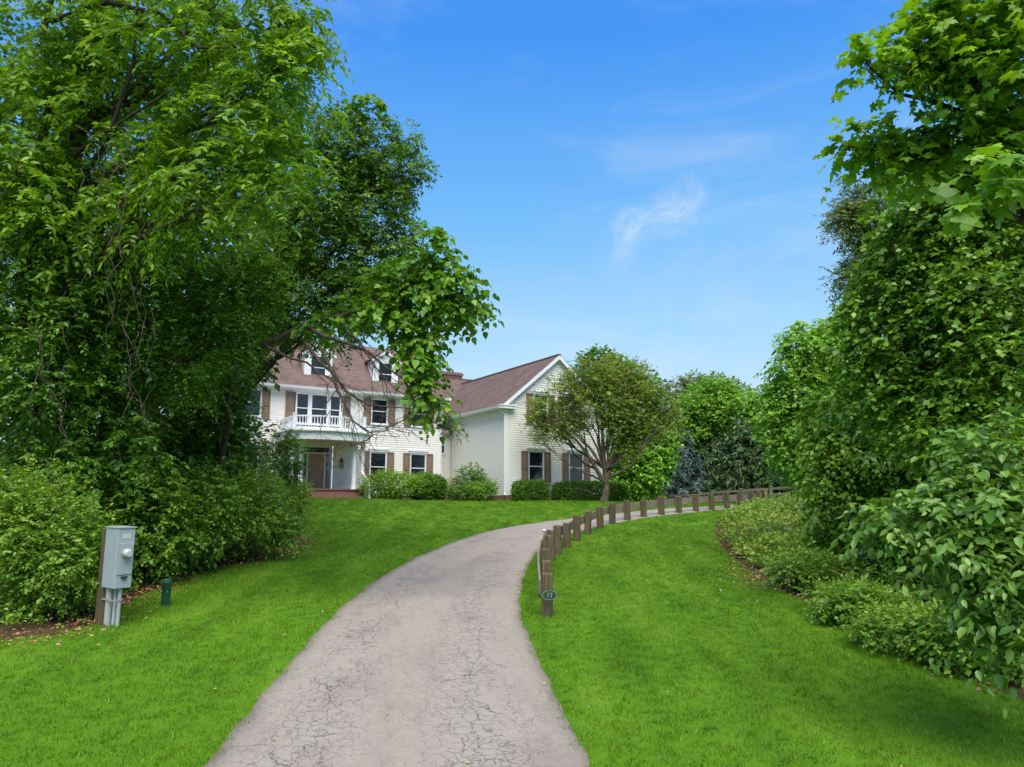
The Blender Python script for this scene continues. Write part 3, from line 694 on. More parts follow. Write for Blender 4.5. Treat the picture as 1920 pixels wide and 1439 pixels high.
# dormers
def dormer(xc):
    y = LY + 0.28; hw = 0.72; z0, z1 = 5.84, 7.36
    roof_y = lambda z: LY - ov + (z - ez) * (2.1 + ov) / (8.42 - ez)
    f = MB()
    f.box(xc - hw, xc - 0.40, y - 0.04, y + 0.02, z0, z1).box(xc + 0.40, xc + hw, y - 0.04, y + 0.02, z0, z1)
    f.box(xc - 0.40, xc + 0.40, y - 0.038, y + 0.02, z0, 6.08).box(xc - 0.40, xc + 0.40, y - 0.038, y + 0.02, 7.20, z1)
    f.prism([(xc - hw, z1 + 0.002), (xc + hw, z1 + 0.002), (xc, z1 + 0.5)], y - 0.03, y + 0.02)
    d = f.build('dormer', M['white'], house)
    MB().box(xc - hw - 0.05, xc + hw + 0.05, y - 0.10, y - 0.042, z0 - 0.05, z0 + 0.05).build('sill', M['white'], d)
    MB().box(xc - 0.36, xc + 0.36, y + 0.0, y + 0.008, 6.64, 7.20).build('pane', M['glass'], d)
    MB().box(xc - 0.36, xc + 0.36, y + 0.01, y + 0.018, 6.08, 6.62).build('pane', M['glass'], d)
    MB().box(xc - 0.362, xc + 0.362, y - 0.015, y + 0.019, 6.61, 6.65).box(xc - 0.40, xc - 0.36, y - 0.015, y + 0.018, 6.08, 7.2).box(xc + 0.36, xc + 0.40, y - 0.015, y + 0.018, 6.08, 7.2).build('sash', M['white'], d)
    MB().box(xc - 0.5, xc + 0.5, y + 0.45, y + 0.5, 5.9, 7.3).build('dark_room_backing', M['inside'], d)  # dark sheet, painted as dim as the attic room behind
    bl = MB(); z = 7.18
    while z > 6.12: bl.poly([(xc - 0.36, y + 0.06, z), (xc + 0.36, y + 0.06, z), (xc + 0.36, y + 0.09, z - 0.04), (xc - 0.36, y + 0.09, z - 0.04)]); z -= 0.06
    bl.build('blind', M['blind'], d)
    for sx in (-1, 1):
        c = MB(); z = z0; X = xc + sx * hw
        while z < z1 - 0.01:
            zt = min(z + LAP, z1)
            c.poly([(X + sx * 0.02, y, z), (X + sx * 0.02, roof_y(z) + 0.03, z), (X + sx * 0.003, roof_y(zt) + 0.03, zt), (X + sx * 0.003, y, zt)])
            c.poly([(X, y, z), (X, roof_y(z) + 0.03, z), (X + sx * 0.02, roof_y(z) + 0.03, z), (X + sx * 0.02, y, z)]); z += LAP
        c.build('cheek', M['siding'], d, merge=False)['kind'] = 'stuff'
        e = hw + 0.16; zr = z1 + 0.54; ze = z1 - 0.06
        yr = roof_y(8.3)
        roof_plane('shingle_roof', d, (xc + sx * e, y - 0.16, ze), (xc + sx * e, yr - 0.9, ze), (xc, yr + 0.2, zr), (xc, y - 0.16, zr))
        MB().prism([(xc, zr - 0.005), (xc + sx * e, ze - 0.005), (xc + sx * e, ze - 0.13), (xc, zr - 0.13)], y - 0.155, y - 0.12).build('rake_board', M['white'], d)
for xc in (lc, lc + 3.63, lc - 3.55): dormer(xc)

# --- link between the wings: lower lean-to and the taller part behind it
siding('siding', house, front(6.0), LX1, 0.0, 0.25, 3.75, [(-0.66, -0.36, 2.56, 3.62)])
window(house, -0.60, -0.42, 2.65, 3.50, 6.0, head=False)
MB().box(LX1, 0.0, 6.01, 9.2, -0.6, 0.24).build('foundation', M['brick'], house)
roof_plane('shingle_roof', house, (LX1 + 0.03, 5.7, 3.88), (-0.004, 5.7, 3.88), (-0.004, 9.2, 5.32), (LX1 + 0.03, 9.2, 5.32))
MB().box(LX1 + 0.03, -0.026, 5.70, 5.73, 3.72, 3.875).box(LX1 + 0.03, -0.026, 5.731, 5.99, 3.72, 3.75).build('eave_fascia', M['white'], house)
gutter(house, ((LX1 + 0.05, 5.62, 3.85), (-0.03, 5.62, 3.85)))
MB().tube([(-0.12, 5.62, 3.78), (-0.12, 5.66, 3.6), (-0.10, 5.93, 3.4), (-0.10, 5.93, 0.2)], 0.04, 8).build('downspout', M['white'], house)
siding('siding', house, front(9.2), LX1, 2.2, 4.9, 6.2)
roof_plane('shingle_roof', house, (LX1 - 0.2, 8.85, 6.25), (3.5, 8.85, 6.25), (5.0, 11.3, 7.95), (LX1 - 0.2, 11.3, 7.95))
roof_plane('shingle_roof', house, (LX1 - 0.2, 13.8, 6.25), (5.0, 13.8, 6.25), (5.0, 11.3, 7.95), (LX1 - 0.2, 11.3, 7.95))
MB().box(LX1 - 0.2, 5.0, 11.2, 11.4, 7.90, 7.985).build('ridge_cap', M['roof'], house)
MB().box(LX1 + 0.2, 1.45, 8.82, 8.85, 6.08, 6.245).build('eave_fascia', M['white'], house)
MB().box(2.15, 3.62, 11.6, 12.5, 6.9, 8.24).box(2.09, 3.68, 11.54, 12.56, 8.24, 8.36).box(2.15, 3.62, 11.6, 12.5, 8.36, 8.44).build('chimney', M['brick'], house)

# --- porch
PY = 3.1
def bow(r_s, y_end, y_mid, n=18, c=lc):
    """points along the bowed front, left to right"""
    h = y_end - y_mid; R = (r_s * r_s + h * h) / (2 * h); cy = y_mid + R; a = math.asin(r_s / R)
    return [(c + R * math.sin(-a + 2 * a * k / n), cy - R * math.cos(-a + 2 * a * k / n)) for k in range(n + 1)]
fl = bow(2.05, 2.95, 2.25)
porch = MB().prismz(fl + [(lc + 2.05, LY - 0.03), (lc - 2.05, LY - 0.03)], -0.5, 0.40).build('porch', M['brick'], house)
fl2 = bow(2.12, 2.9, 2.2)
MB().prismz(fl2 + [(lc + 2.12, LY - 0.03), (lc - 2.12, LY - 0.03)], 0.402, 0.455).build('landing', M['brick'], porch)
st1 = bow(1.45, 2.35, 1.95)
MB().prismz(st1 + [(lc + 1.45, 2.9), (lc - 1.45, 2.9)], -0.5, 0.265).build('step', M['brick'], porch)
st2 = bow(1.5, 2.05, 1.6)
MB().prismz(st2 + [(lc + 1.5, 2.6), (lc - 1.5, 2.6)], -0.5, 0.11).build('step', M['brick'], porch)
for sx in (-1.70, -1.29, 1.29, 1.70):
    c = (lc + sx, PY, 0.455)
    MB().lathe(c, [(0.15, 0), (0.15, 0.05), (0.125, 0.09), (0.112, 0.12), (0.112, 0.8), (0.098, 2.05), (0.10, 2.12), (0.115, 2.15), (0.115, 2.17), (0.14, 2.22), (0.14, 2.26)], 20).build('column', M['white'], porch, smooth=True)
en = bow(2.0, 2.92, 2.2); eni = bow(1.8, 3.2, 2.5)
MB().prismz(en + [(lc + 2.0, LY - 0.03), (lc + 1.80, LY - 0.03)] + eni[::-1] + [(lc - 1.80, LY - 0.03), (lc - 2.0, LY - 0.03)], 2.72, 3.10).build('entablature', M['white'], porch)
MB().prismz(eni + [(lc + 1.8, LY - 0.03), (lc - 1.8, LY - 0.03)], 2.86, 2.90).build('ceiling', M['siding'], porch)
co = bow(2.1, 2.85, 2.08)
MB().prismz(co + [(lc + 2.1, LY - 0.03), (lc - 2.1, LY - 0.03)], 3.102, 3.16).build('cornice', M['white'], porch)
# balustrade above
rail_pts = [(lc - 1.75, LY - 0.06), (lc - 1.70, 3.05)] + bow(1.70, 3.05, 2.45, 10)[1:-1] + [(lc + 1.70, 3.05), (lc + 1.75, LY - 0.06)]
for zc, hgt, nm in ((3.83, 0.07, 'top_rail'), (3.27, 0.06, 'bottom_rail')):
    b = MB()
    for (xa, ya), (xb, yb) in zip(rail_pts, rail_pts[1:]):
        L = math.hypot(xb - xa, yb - ya); Mx = Matrix.Translation((xa, ya, zc)) @ Matrix.Rotation(math.atan2(yb - ya, xb - xa), 4, 'Z')
        b.box(0, L + 0.01, -0.04, 0.04, -hgt / 2, hgt / 2, Mx)
    b.build(nm, M['white'], porch)
bal = None; rp = np.array(rail_pts); dd = np.r_[0, np.cumsum(np.linalg.norm(np.diff(rp, axis=0), axis=1))]
for t in np.arange(0.13, dd[-1] - 0.05, 0.135):
    x, y = np.interp(t, dd, rp[:, 0]), np.interp(t, dd, rp[:, 1])
    if bal is None:
        bal = MB().lathe((0, 0, 0), [(0.022, 0), (0.022, 0.06), (0.034, 0.14), (0.018, 0.34), (0.026, 0.42), (0.022, 0.5)], 7).build('baluster', M['white'], porch); o = bal
    else: o = bal.copy(); COL.objects.link(o)
    o.location = (x, y, 3.30)
for x, y in (rail_pts[1], rail_pts[-2]):
    MB().box(x - 0.08, x + 0.08, y - 0.08, y + 0.08, 3.165, 3.92).box(x - 0.10, x + 0.10, y - 0.10, y + 0.10, 3.92, 3.97).build('rail_post', M['white'], porch)
# stair handrail beside the right-hand columns
for sx in (1.62,):
    b = MB(); x = lc + sx
    b.box(x - 0.05, x + 0.05, 1.78, 1.88, -0.3, 0.75).box(x - 0.05, x + 0.05, 2.3, 2.4, -0.3, 0.95)
    Mx = Matrix.Translation((x, 2.95, 1.30)) @ Matrix.Rotation(math.radians(27), 4, 'X')
    b.box(-0.045, 0.045, -1.3, 0.0, -0.04, 0.04, Mx).box(-0.03, 0.03, -1.25, 0.0, -0.78, -0.72, Mx)
    for k in range(9): y = 1.92 + k * 0.115; zt = 1.30 - (2.95 - y) * 0.51; b.box(x - 0.013, x + 0.013, y, y + 0.025, zt - 0.78, zt - 0.03)
    b.build('handrail', M['white'], porch)
# door, sidelights, transom
D0, D1 = lc - 0.405, lc + 0.405
fr = MB()
for a, e in ((lc - 0.80, lc - 0.72), (lc - 0.47, D0 - 0.003), (D1 + 0.003, lc + 0.47), (lc + 0.72, lc + 0.80)): fr.box(a, e, LY - 0.06, LY + 0.05, 0.46, 2.25)
fr.box(lc - 0.80, lc + 0.80, LY - 0.058, LY + 0.05, 2.252, 2.31).box(lc - 0.80, lc + 0.80, LY - 0.058, LY + 0.05, 2.57, 2.66).box(lc - 0.8, lc - 0.74, LY - 0.056, LY + 0.05, 2.31, 2.57).box(lc + 0.74, lc + 0.8, LY - 0.056, LY + 0.05, 2.31, 2.57)
entry = fr.build('entrance', M['white'], house)
dr = MB().box(D0, D1, LY - 0.005, LY + 0.04, 0.47, 2.248)
for px0, px1 in ((D0 + 0.09, lc - 0.04), (lc + 0.04, D1 - 0.09)):
    for pz0, pz1 in ((0.62, 1.10), (1.22, 1.80), (1.92, 2.14)):
        dr.box(px0, px1, LY - 0.012, LY - 0.005, pz0, pz1).box(px0 + 0.05, px1 - 0.05, LY - 0.024, LY - 0.012, pz0 + 0.05, pz1 - 0.05)
door = dr.build('door', M['door'], entry)
MB().lathe((0, 0, 0), [(0.0, 0), (0.028, 0.01), (0.03, 0.035), (0.012, 0.05), (0.012, 0.07)], 10, Matrix.Translation((D1 - 0.06, LY - 0.075, 1.35)) @ Matrix.Rotation(-math.pi / 2, 4, 'X')).build('door_knob', M['iron'], door)
for a, e in ((lc - 0.72, lc - 0.47), (lc + 0.47, lc + 0.72)):
    MB().box(a, e, LY + 0.0, LY + 0.008, 1.22, 2.25).build('sidelight_pane', M['glass'], entry)
    MB().box(a, e, LY - 0.01, LY + 0.03, 0.47, 1.219).build('sidelight_panel', M['door'], entry)
    b = MB()
    for z in (1.55, 1.9): b.box(a, e, LY - 0.012, LY - 0.001, z - 0.01, z + 0.01)
    b.box((a + e) / 2 - 0.008, (a + e) / 2 + 0.008, LY - 0.013, LY - 0.001, 1.22, 2.25).build('glazing_bar', M['white'], entry)
MB().box(lc - 0.74, lc + 0.74, LY + 0.0, LY + 0.008, 2.31, 2.57).build('transom_pane', M['glass'], entry)
MB().box(lc - 0.80, lc + 0.80, LY + 0.5, LY + 0.55, 0.46, 2.6).build('dark_hall_backing', M['inside'], entry)  # dark sheet behind the entrance glass, hall's dimness in its colour
def lantern(x):
    z = 1.75; y = LY - 0.16
    b = MB().box(x - 0.04, x + 0.04, LY - 0.05, LY - 0.02, z - 0.05, z + 0.3)
    b.tube([(x, LY - 0.03, z + 0.26), (x, LY - 0.12, z + 0.34), (x, y, z + 0.30), (x, y, z + 0.24)], 0.012, 6)
    b.lathe((x, y, z + 0.14), [(0.10, 0), (0.085, 0.04), (0.03, 0.09), (0.01, 0.11)], 6).lathe((x, y, z - 0.20), [(0.02, 0), (0.075, 0.03), (0.075, 0.05)], 6)
    for k in range(6):
        a = math.pi / 3 * k; b.tube([(x + 0.072 * math.cos(a), y + 0.072 * math.sin(a), z - 0.16), (x + 0.092 * math.cos(a), y + 0.092 * math.sin(a), z + 0.15)], 0.008, 4)
    l = b.build('wall_lantern', M['iron'], house)
    MB().lathe((x, y, z - 0.15), [(0.066, 0), (0.085, 0.285)], 6).build('lantern_glass', M['lampglass'], l)
lantern(lc + 1.28); lantern(lc - 1.28)

# ------------------------------------------------------------------ fences
POSTS = [(1026, 1154), (1022.5, 1121), (1020.5, 1089), (1024, 1064), (1032, 1051), (1046, 1040), (1062, 1028), (1082, 1015), (1102.5, 1003), (1126, 991.5), (1148, 983), (1176.6, 976.6), (1207, 971), (1240.6, 967), (1273, 963), (1305, 960), (1335, 957.5), (1363.4, 955), (1389, 953), (1410, 951.2), (1424, 950), (1436, 949.4)]
pb = [gnd(*p) for p in POSTS]
gf = thing('guardrail_fence', tuple(pb[0]), 'weathered timber guardrail of square posts and planks curving along the driveway', 'fence')
O0 = pb[0]
PH, PW = 0.72, 0.095
for i, p in enumerate(pb):
    a = pb[max(i - 1, 0)]; b = pb[min(i + 1, len(pb) - 1)]; ang = math.atan2(b[1] - a[1], b[0] - a[0])
    h = PH * (1 + random.uniform(-0.08, 0.06)); w = PW * random.uniform(0.94, 1.05)
    m_ = MB()
    tl = [random.uniform(-0.012, 0.012) for _ in range(4)]
    c = [(-w, -w, -0.35), (w, -w, -0.35), (w, w, -0.35), (-w, w, -0.35)]
    t = [(-w, -w, h - 0.03 + tl[0]), (w, -w, h - 0.03 + tl[1]), (w, w, h - 0.03 + tl[2]), (-w, w, h - 0.03 + tl[3])]
    t2 = [(x * 0.86, y * 0.86, z + 0.03) for x, y, z in t]
    for q in range(4):
        m_.poly([c[q], c[(q + 1) % 4], t[(q + 1) % 4], t[q]]); m_.poly([t[q], t[(q + 1) % 4], t2[(q + 1) % 4], t2[q]])
    m_.poly(t2)
    o = m_.build('post', M['timber'], gf, bevel=0.006); o.location = tuple(p - O0); o.rotation_euler = (random.uniform(-0.045, 0.045), random.uniform(-0.045, 0.045), ang + random.uniform(-0.06, 0.06))
for i in range(len(pb) - 1):
    a, b = pb[i], pb[i + 1]; d = b - a; L = np.linalg.norm(d); n2 = nrm(np.array([-d[1], d[0], 0.0]))   # road side
    m_ = MB().box(-0.06, L + 0.06, -0.022, 0.022, -0.125, 0.125)
    o = m_.build('rail', M['rail'], gf, bevel=0.004)
    off = n2 * (PW + 0.03 + 0.003 * (i % 2)); s = a - O0 + off + np.array([0, 0, PH - 0.24 + random.uniform(-0.015, 0.015)])
    o.location = tuple(s); o.rotation_euler = (0, -math.asin(d[2] / L), math.atan2(d[1], d[0]))

RF = [(1120, 52.0), (1163, 51.0), (1199, 50.2), (1241, 49.0), (1287, 47.8), (1311, 47.2), (1335, 46.6), (1389, 45.0), (1445, 43.6), (1500, 42.2), (1560, 41.0)]
rt = [938, 936, 932.5, 930.5, 927.5, 926, 923.5, 919.5, 916, 912, 908]
rb = []
for (u, Y), v in zip(RF, rt):
    p = px(u, v, Y); rb.append(np.array([p[0], p[1], p[2]]))
rf = thing('post_and_rail_fence', (rb[1][0], rb[1][1], gz(*rb[1][:2])), 'grey split-rail fence with a braced gate at the far end of the driveway', 'fence')
R0 = np.array(rf.location)
def bar(mb, a, b, w, h):
    a = np.array(a); b = np.array(b); d = b - a; L = np.linalg.norm(d)
    Mx = Matrix.Translation(Vector(a)) @ Vector(d).to_track_quat('X', 'Z').to_matrix().to_4x4(); mb.box(0, L, -w, w, -h, h, Mx); return mb
for i, p in enumerate(rb):
    x, y, z = p - R0; zb = gz(p[0], p[1]) - R0[2] - 0.3
    MB().box(x - 0.075, x + 0.075, y - 0.075, y + 0.075, zb, z + 0.06).box(x - 0.11, x + 0.11, y - 0.11, y + 0.11, z + 0.06, z + 0.11).build('post', M['rail'], rf)
for i in range(len(rb) - 1):
    if i == 4: continue
    for k in (0, 1, 2):
        a, b = rb[i] - R0, rb[i + 1] - R0
        ha = (rb[i][2] - gz(rb[i][0], rb[i][1])) * (0.36 * k); hb = (rb[i + 1][2] - gz(rb[i + 1][0], rb[i + 1][1])) * (0.36 * k)
        bar(MB(), a - np.array([0, 0, 0.03 + ha]), b - np.array([0, 0, 0.03 + hb]), 0.04, 0.065).build('rail', M['rail'], rf)
g = MB(); a, b = rb[4] - R0, rb[5] - R0; hh = (rb[4][2] - gz(rb[4][0], rb[4][1])) * 0.8
for k in (0.04, 0.5, 0.96): bar(g, a - np.array([0, 0.03, 0.03 + hh * k]), b - np.array([0, 0.03, 0.03 + hh * k]), 0.03, 0.05)
bar(g, a - np.array([0, 0.1, hh]), b - np.array([0, 0.1, 0.05]), 0.03, 0.05); bar(g, a - np.array([0, 0.1, 0.05]), b - np.array([0, 0.1, hh]), 0.026, 0.05)
g.build('gate', M['rail'], rf)

# ------------------------------------------------------------------ meter cabinet, pedestal, number sign, path marker
def metal(name, col, rough, sp=0.5):
    def b(n, out):
        o = objc(n); f = n.noise(o, 2.2, 4); g = n.noise(n.v('MULTIPLY', o, (10, 10, 1.4)), 2.0, 3)
        c = n.mix(n.m('MULTIPLY', n.smooth(f, 0.45, 0.75), 0.35), col, tuple(a * 0.72 for a in col))
        c = n.mix(n.m('MULTIPLY', n.smooth(g, 0.62, 0.8), 0.35), c, (0.16, 0.15, 0.11))
        P_(n, out, c, rough, sp)
    return mat(name, b)
M['cabinet'] = metal('grey_cabinet_paint', (0.36, 0.41, 0.44), 0.4)
M['conduit'] = metal('grey_plastic_conduit', (0.40, 0.42, 0.40), 0.45, 0.3)
M['green'] = metal('green_plastic', (0.018, 0.072, 0.045), 0.35, 0.4)
M['zinc'] = metal('zinc_strap', (0.35, 0.36, 0.36), 0.3)
M['signtrim_pale'] = mat('pale_label', lambda n, out: P_(n, out, (0.55, 0.55, 0.50), 0.6, 0.3))
mb0 = gnd(207, 1172)
cab = thing('meter_cabinet', tuple(mb0), 'grey electric meter cabinet on a leaning timber post with conduits', 'meter', rz=0.0)
cab.rotation_euler = (math.radians(1.0), math.radians(2.0), math.radians(-34))
sc_ = 1.0
post = MB().box(-0.30, -0.11, -0.11, 0.09, -0.4, 1.54).box(-0.115, -0.085, -0.10, -0.05, -0.4, 0.72).build('post', M['timber'], cab, bevel=0.006)
CB0, CB1 = 0.60, 1.56
body = MB().box(-0.105, 0.27, -0.15, 0.14, CB0, CB1).build('cabinet', M['cabinet'], cab, bevel=0.008)
MB().box(-0.115, 0.285, -0.16, 0.15, CB1 + 0.001, CB1 + 0.02).build('lid', M['cabinet'], body)
MB().box(0.271, 0.285, -0.12, 0.12, CB0 + 0.22, CB1 - 0.24).box(0.2705, 0.278, -0.13, 0.13, CB0 + 0.212, CB0 + 0.22).build('door_panel', M['cabinet'], body, bevel=0.003)
MB().lathe((0, 0, 0), [(0.08, 0), (0.08, 0.02), (0.068, 0.025), (0.066, 0.08), (0.05, 0.105), (0.0, 0.11)], 24, Matrix.Translation((0.285, 0.0, CB1 - 0.40)) @ Matrix.Rotation(math.pi / 2, 4, 'Y')).build('meter', M['lampglass'], body, smooth=True)
MB().lathe((0, 0, 0), [(0.084, 0), (0.084, 0.022), (0.07, 0.026)], 24, Matrix.Translation((0.284, 0.0, CB1 - 0.40)) @ Matrix.Rotation(math.pi / 2, 4, 'Y')).build('meter_ring', M['zinc'], body)
MB().box(0.2712, 0.274, -0.075, 0.065, CB1 - 0.17, CB1 - 0.09).build('label_plate', M['signtrim_pale'], body)
MB().box(0.271, 0.30, -0.05, 0.05, CB0 + 0.17, CB0 + 0.19).tube([(0.285, -0.03, CB0 + 0.17), (0.30, -0.01, CB0 + 0.13), (0.295, 0.04, CB0 + 0.15)], 0.006, 5).build('latch', M['iron'], body)
for x, y, r in ((0.0, -0.055, 0.056), (0.115, -0.02, 0.03), (0.20, -0.0, 0.03)):
    MB().lathe((x, y, -0.3), [(r, 0), (r, CB0 + 0.30 - 0.06), (r * 1.16, CB0 + 0.30 - 0.055), (r * 1.16, CB0 + 0.295)], 16).build('conduit', M['conduit'], cab, smooth=True)
MB().box(-0.112, 0.235, -0.12, -0.112, 0.40, 0.425).box(0.23, 0.238, -0.12, 0.04, 0.40, 0.425).build('strap', M['zinc'], cab)

gp = gnd(310, 1136)
ped = thing('utility_pedestal', tuple(gp), 'short dark green round utility pedestal standing in the lawn', 'pedestal')
pb_ = MB().lathe((0, 0, 0), [(0.078, -0.15), (0.078, 0.38), (0.082, 0.385), (0.082, 0.40)], 24).build('barrel', M['green'], ped, smooth=True)
MB().lathe((0, 0, 0), [(0.088, 0.401), (0.088, 0.45), (0.08, 0.468), (0.03, 0.476), (0.0, 0.477)], 24).build('cap', M['green'], ped, smooth=True)
MB().lathe((0, 0, 0), [(0.008, 0), (0.008, 0.006)], 8, Matrix.Translation((0.05, -0.062, 0.25)) @ Matrix.Rotation(math.pi / 2, 4, 'X')).build('bolt', M['zinc'], ped)

sp_ = gnd(1034, 1160)
sign = thing('house_number_sign', tuple(sp_), 'small dark green oval sign numbered 17 on a thin stake', 'sign', rz=math.radians(-4))
MB().tube([(0.0, 0, -0.2), (-0.02, 0, 0.32)], 0.011, 8).build('stake', M['green'], sign)
def oval(rx, rz_, y0, y1, zc, n=36): 
    return MB().prism([(-0.03 + rx * math.cos(2 * math.pi * k / n), zc + rz_ * math.sin(2 * math.pi * k / n)) for k in range(n)], y0, y1)
zc = 0.385
pl = oval(0.130, 0.078, -0.030, -0.012, zc).build('plate', M['green'], sign)
M['signtrim'] = mat('pale_sign_paint', lambda n, out: P_(n, out, (0.30, 0.34, 0.27), 0.5, 0.3))
rim = MB(); n_ = 40
for k in range(n_):
    a0, a1 = 2 * math.pi * k / n_, 2 * math.pi * (k + 1) / n_
    q = lambda r, a: (-0.03 + 0.130 * r * math.cos(a), -0.0325, zc + 0.078 * r * math.sin(a))
    rim.poly([q(0.93, a0), q(0.93, a1), q(1.0, a1), q(1.0, a0)])
rim.build('rim', M['signtrim'], pl)
dg = MB().box(-0.060, -0.048, -0.034, -0.031, zc - 0.038, zc + 0.038)
dg.box(-0.024, 0.016, -0.034, -0.031, zc + 0.027, zc + 0.038)
dg.prism([(-0.008, zc - 0.038), (0.004, zc - 0.038), (0.016, zc + 0.027), (0.004, zc + 0.027)], -0.0338, -0.031)
dg.build('numerals', M['signtrim'], pl)

mk = gnd(1023, 1056)
mk = np.array([mk[0] - 0.02, mk[1] + 0.2, 0]); mk[2] = gz(mk[0], mk[1])
pm = thing('path_marker', tuple(mk), 'thin white-capped marker stake behind the guardrail on the driveway edge', 'marker')
MB().tube([(0, 0, -0.2), (0, 0, 0.72)], 0.02, 8).build('stake', M['zinc'], pm)
MB().lathe((0, 0, 0.72), [(0.03, 0), (0.05, 0.02), (0.05, 0.045), (0.03, 0.06)], 14).build('cap', M['white'], pm, smooth=True)

# ------------------------------------------------------------------ foliage
SHAPES = {   # leaf outlines: (along, across, lift) with faces
 'diamond': ([(0, 0, 0), (0.42, 0.27, 0.05), (1, 0, -0.06), (0.42, -0.27, 0.05)], [(0, 1, 2, 3)]),
 'slim':    ([(0, 0, 0), (0.38, 0.15, 0.03), (1, 0, -0.06), (0.38, -0.15, 0.03)], [(0, 1, 2, 3)]),
 'round':   ([(0, 0, 0), (0.5, 0.38, 0.06), (1, 0, -0.08), (0.5, -0.38, 0.06)], [(0, 1, 2, 3)]),
 'ovate':   ([(0, 0, 0), (0.22, 0.25, 0.07), (0.58, 0.25, 0.03), (1, 0, -0.14), (0.58, -0.25, 0.03), (0.22, -0.25, 0.07)], [(0, 1, 2, 3), (0, 3, 4, 5)]),
 'heart':   ([(0, 0, 0), (0.08, 0.34, 0.05), (0.45, 0.38, 0.04), (1, 0, -0.2), (0.45, -0.38, 0.04), (0.08, -0.34, 0.05)], [(0, 1, 2, 3), (0, 3, 4, 5)]),
 'maple':   ([(0.08, 0, 0), (-0.02, 0.18, 0.0), (0.02, 0.42, -0.02), (0.14, 0.36, 0.02), (0.26, 0.34, 0.04), (0.36, 0.60, -0.05), (0.52, 0.58, -0.05), (0.56, 0.40, 0.0), (0.54, 0.20, 0.05),
              (0.76, 0.22, 0.0), (0.82, 0.10, 0.0), (1.0, 0.0, -0.1), (0.82, -0.10, 0.0), (0.76, -0.22, 0.0), (0.54, -0.20, 0.05), (0.56, -0.40, 0.0), (0.52, -0.58, -0.05), (0.36, -0.60, -0.05), (0.26, -0.34, 0.04), (0.14, -0.36, 0.02), (0.02, -0.42, -0.02), (-0.02, -0.18, 0.0)],
             [(0, 1, 2, 3, 4), (4, 5, 6, 7, 8), (0, 4, 8), (0, 8, 14), (8, 9, 10, 11, 12, 13, 14), (0, 14, 18), (14, 15, 16, 17, 18), (0, 18, 19, 20, 21)]),
 'needle':  ([(0, 0, 0), (0.3, 0.11, 0.0), (1, 0, -0.12), (0.3, -0.11, 0.0)], [(0, 1, 2, 3)]),
 'blade':   ([(0, 0.06, 0), (1, 0, -0.12), (0, -0.06, 0)], [(0, 1, 2)]),
}
def leaf_mesh(name, pos_, ax, nr, size, tone, shape, width=1.0, base=np.zeros(3), rg=rng):
    lv, lf = SHAPES[shape]; lv = np.array(lv); N = len(pos_)
    ax = nrm(ax); nr = nrm(nr - (nr * ax).sum(-1, keepdims=True) * ax); bi = np.cross(nr, ax)
    V = pos_[:, None] + size[:, None, None] * (ax[:, None] * lv[None, :, :1] + bi[:, None] * lv[None, :, 1:2] * width + nr[:, None] * lv[None, :, 2:])
    K = len(lv); off = (np.arange(N) * K)[:, None]; r = rg.random(N)
    tone = np.asarray(tone, float)
    faces = [off + np.array(f)[None] for f in lf]
    var = np.concatenate([np.column_stack([r, tone])] * len(lf))
    return np_mesh(name, V.reshape(-1, 3) - base, faces, var)
def rdir(n, rg=rng): return nrm(rg.normal(0, 1, (n, 3)))
def spray(O, D, n, L, lsize, droop=0.3, pair=False, spread=0.85, flat=0.75, rg=rng):
    """leaves along short twigs: returns pos, axis, normal, size, tone"""
    S = len(O); t = np.linspace(0.12, 1.0, n)
    if pair: t = np.repeat(np.linspace(0.12, 1.0, n // 2), 2); n = len(t)
    Lr = L * rg.uniform(0.65, 1.25, (S, 1, 1)) if np.ndim(L) == 0 else L[:, None, None]
    tt_ = t[None, :, None]
    P = O[:, None] + D[:, None] * Lr * tt_
    P = P + np.array([0, 0, -1.0]) * (droop * Lr * tt_ ** 2)
    side = nrm(np.cross(D, np.array([0, 0, 1.0])) + 1e-3); sg = np.where(np.arange(n) % 2 == 0, 1.0, -1.0)[None, :, None]
    tang = nrm(D[:, None] + np.array([0, 0, -2.0]) * droop * tt_)
    A = nrm(tang * 0.5 + side[:, None] * sg * spread + rg.normal(0, 0.25, (S, n, 3)) + np.array([0, 0, -0.22]))
    A[:, -1] = tang[:, -1]
    Nn = nrm(np.array([0, 0, 1.0]) * flat + D[:, None] * 0.25 + rg.normal(0, 0.38, (S, n, 3)))
    sz = lsize * rg.uniform(0.5, 1.3, (S, n)) * rg.uniform(0.8, 1.15, (S, 1))
    tone = np.repeat((0.45 * rg.random(S) + 0.55 * np.clip((vnoise(O + 40, 1.1, 13) - 0.5) * 1.9 + 0.5, 0, 1))[:, None], n, 1)
    return P.reshape(-1, 3), A.reshape(-1, 3), Nn.reshape(-1, 3), sz.ravel(), tone.ravel()

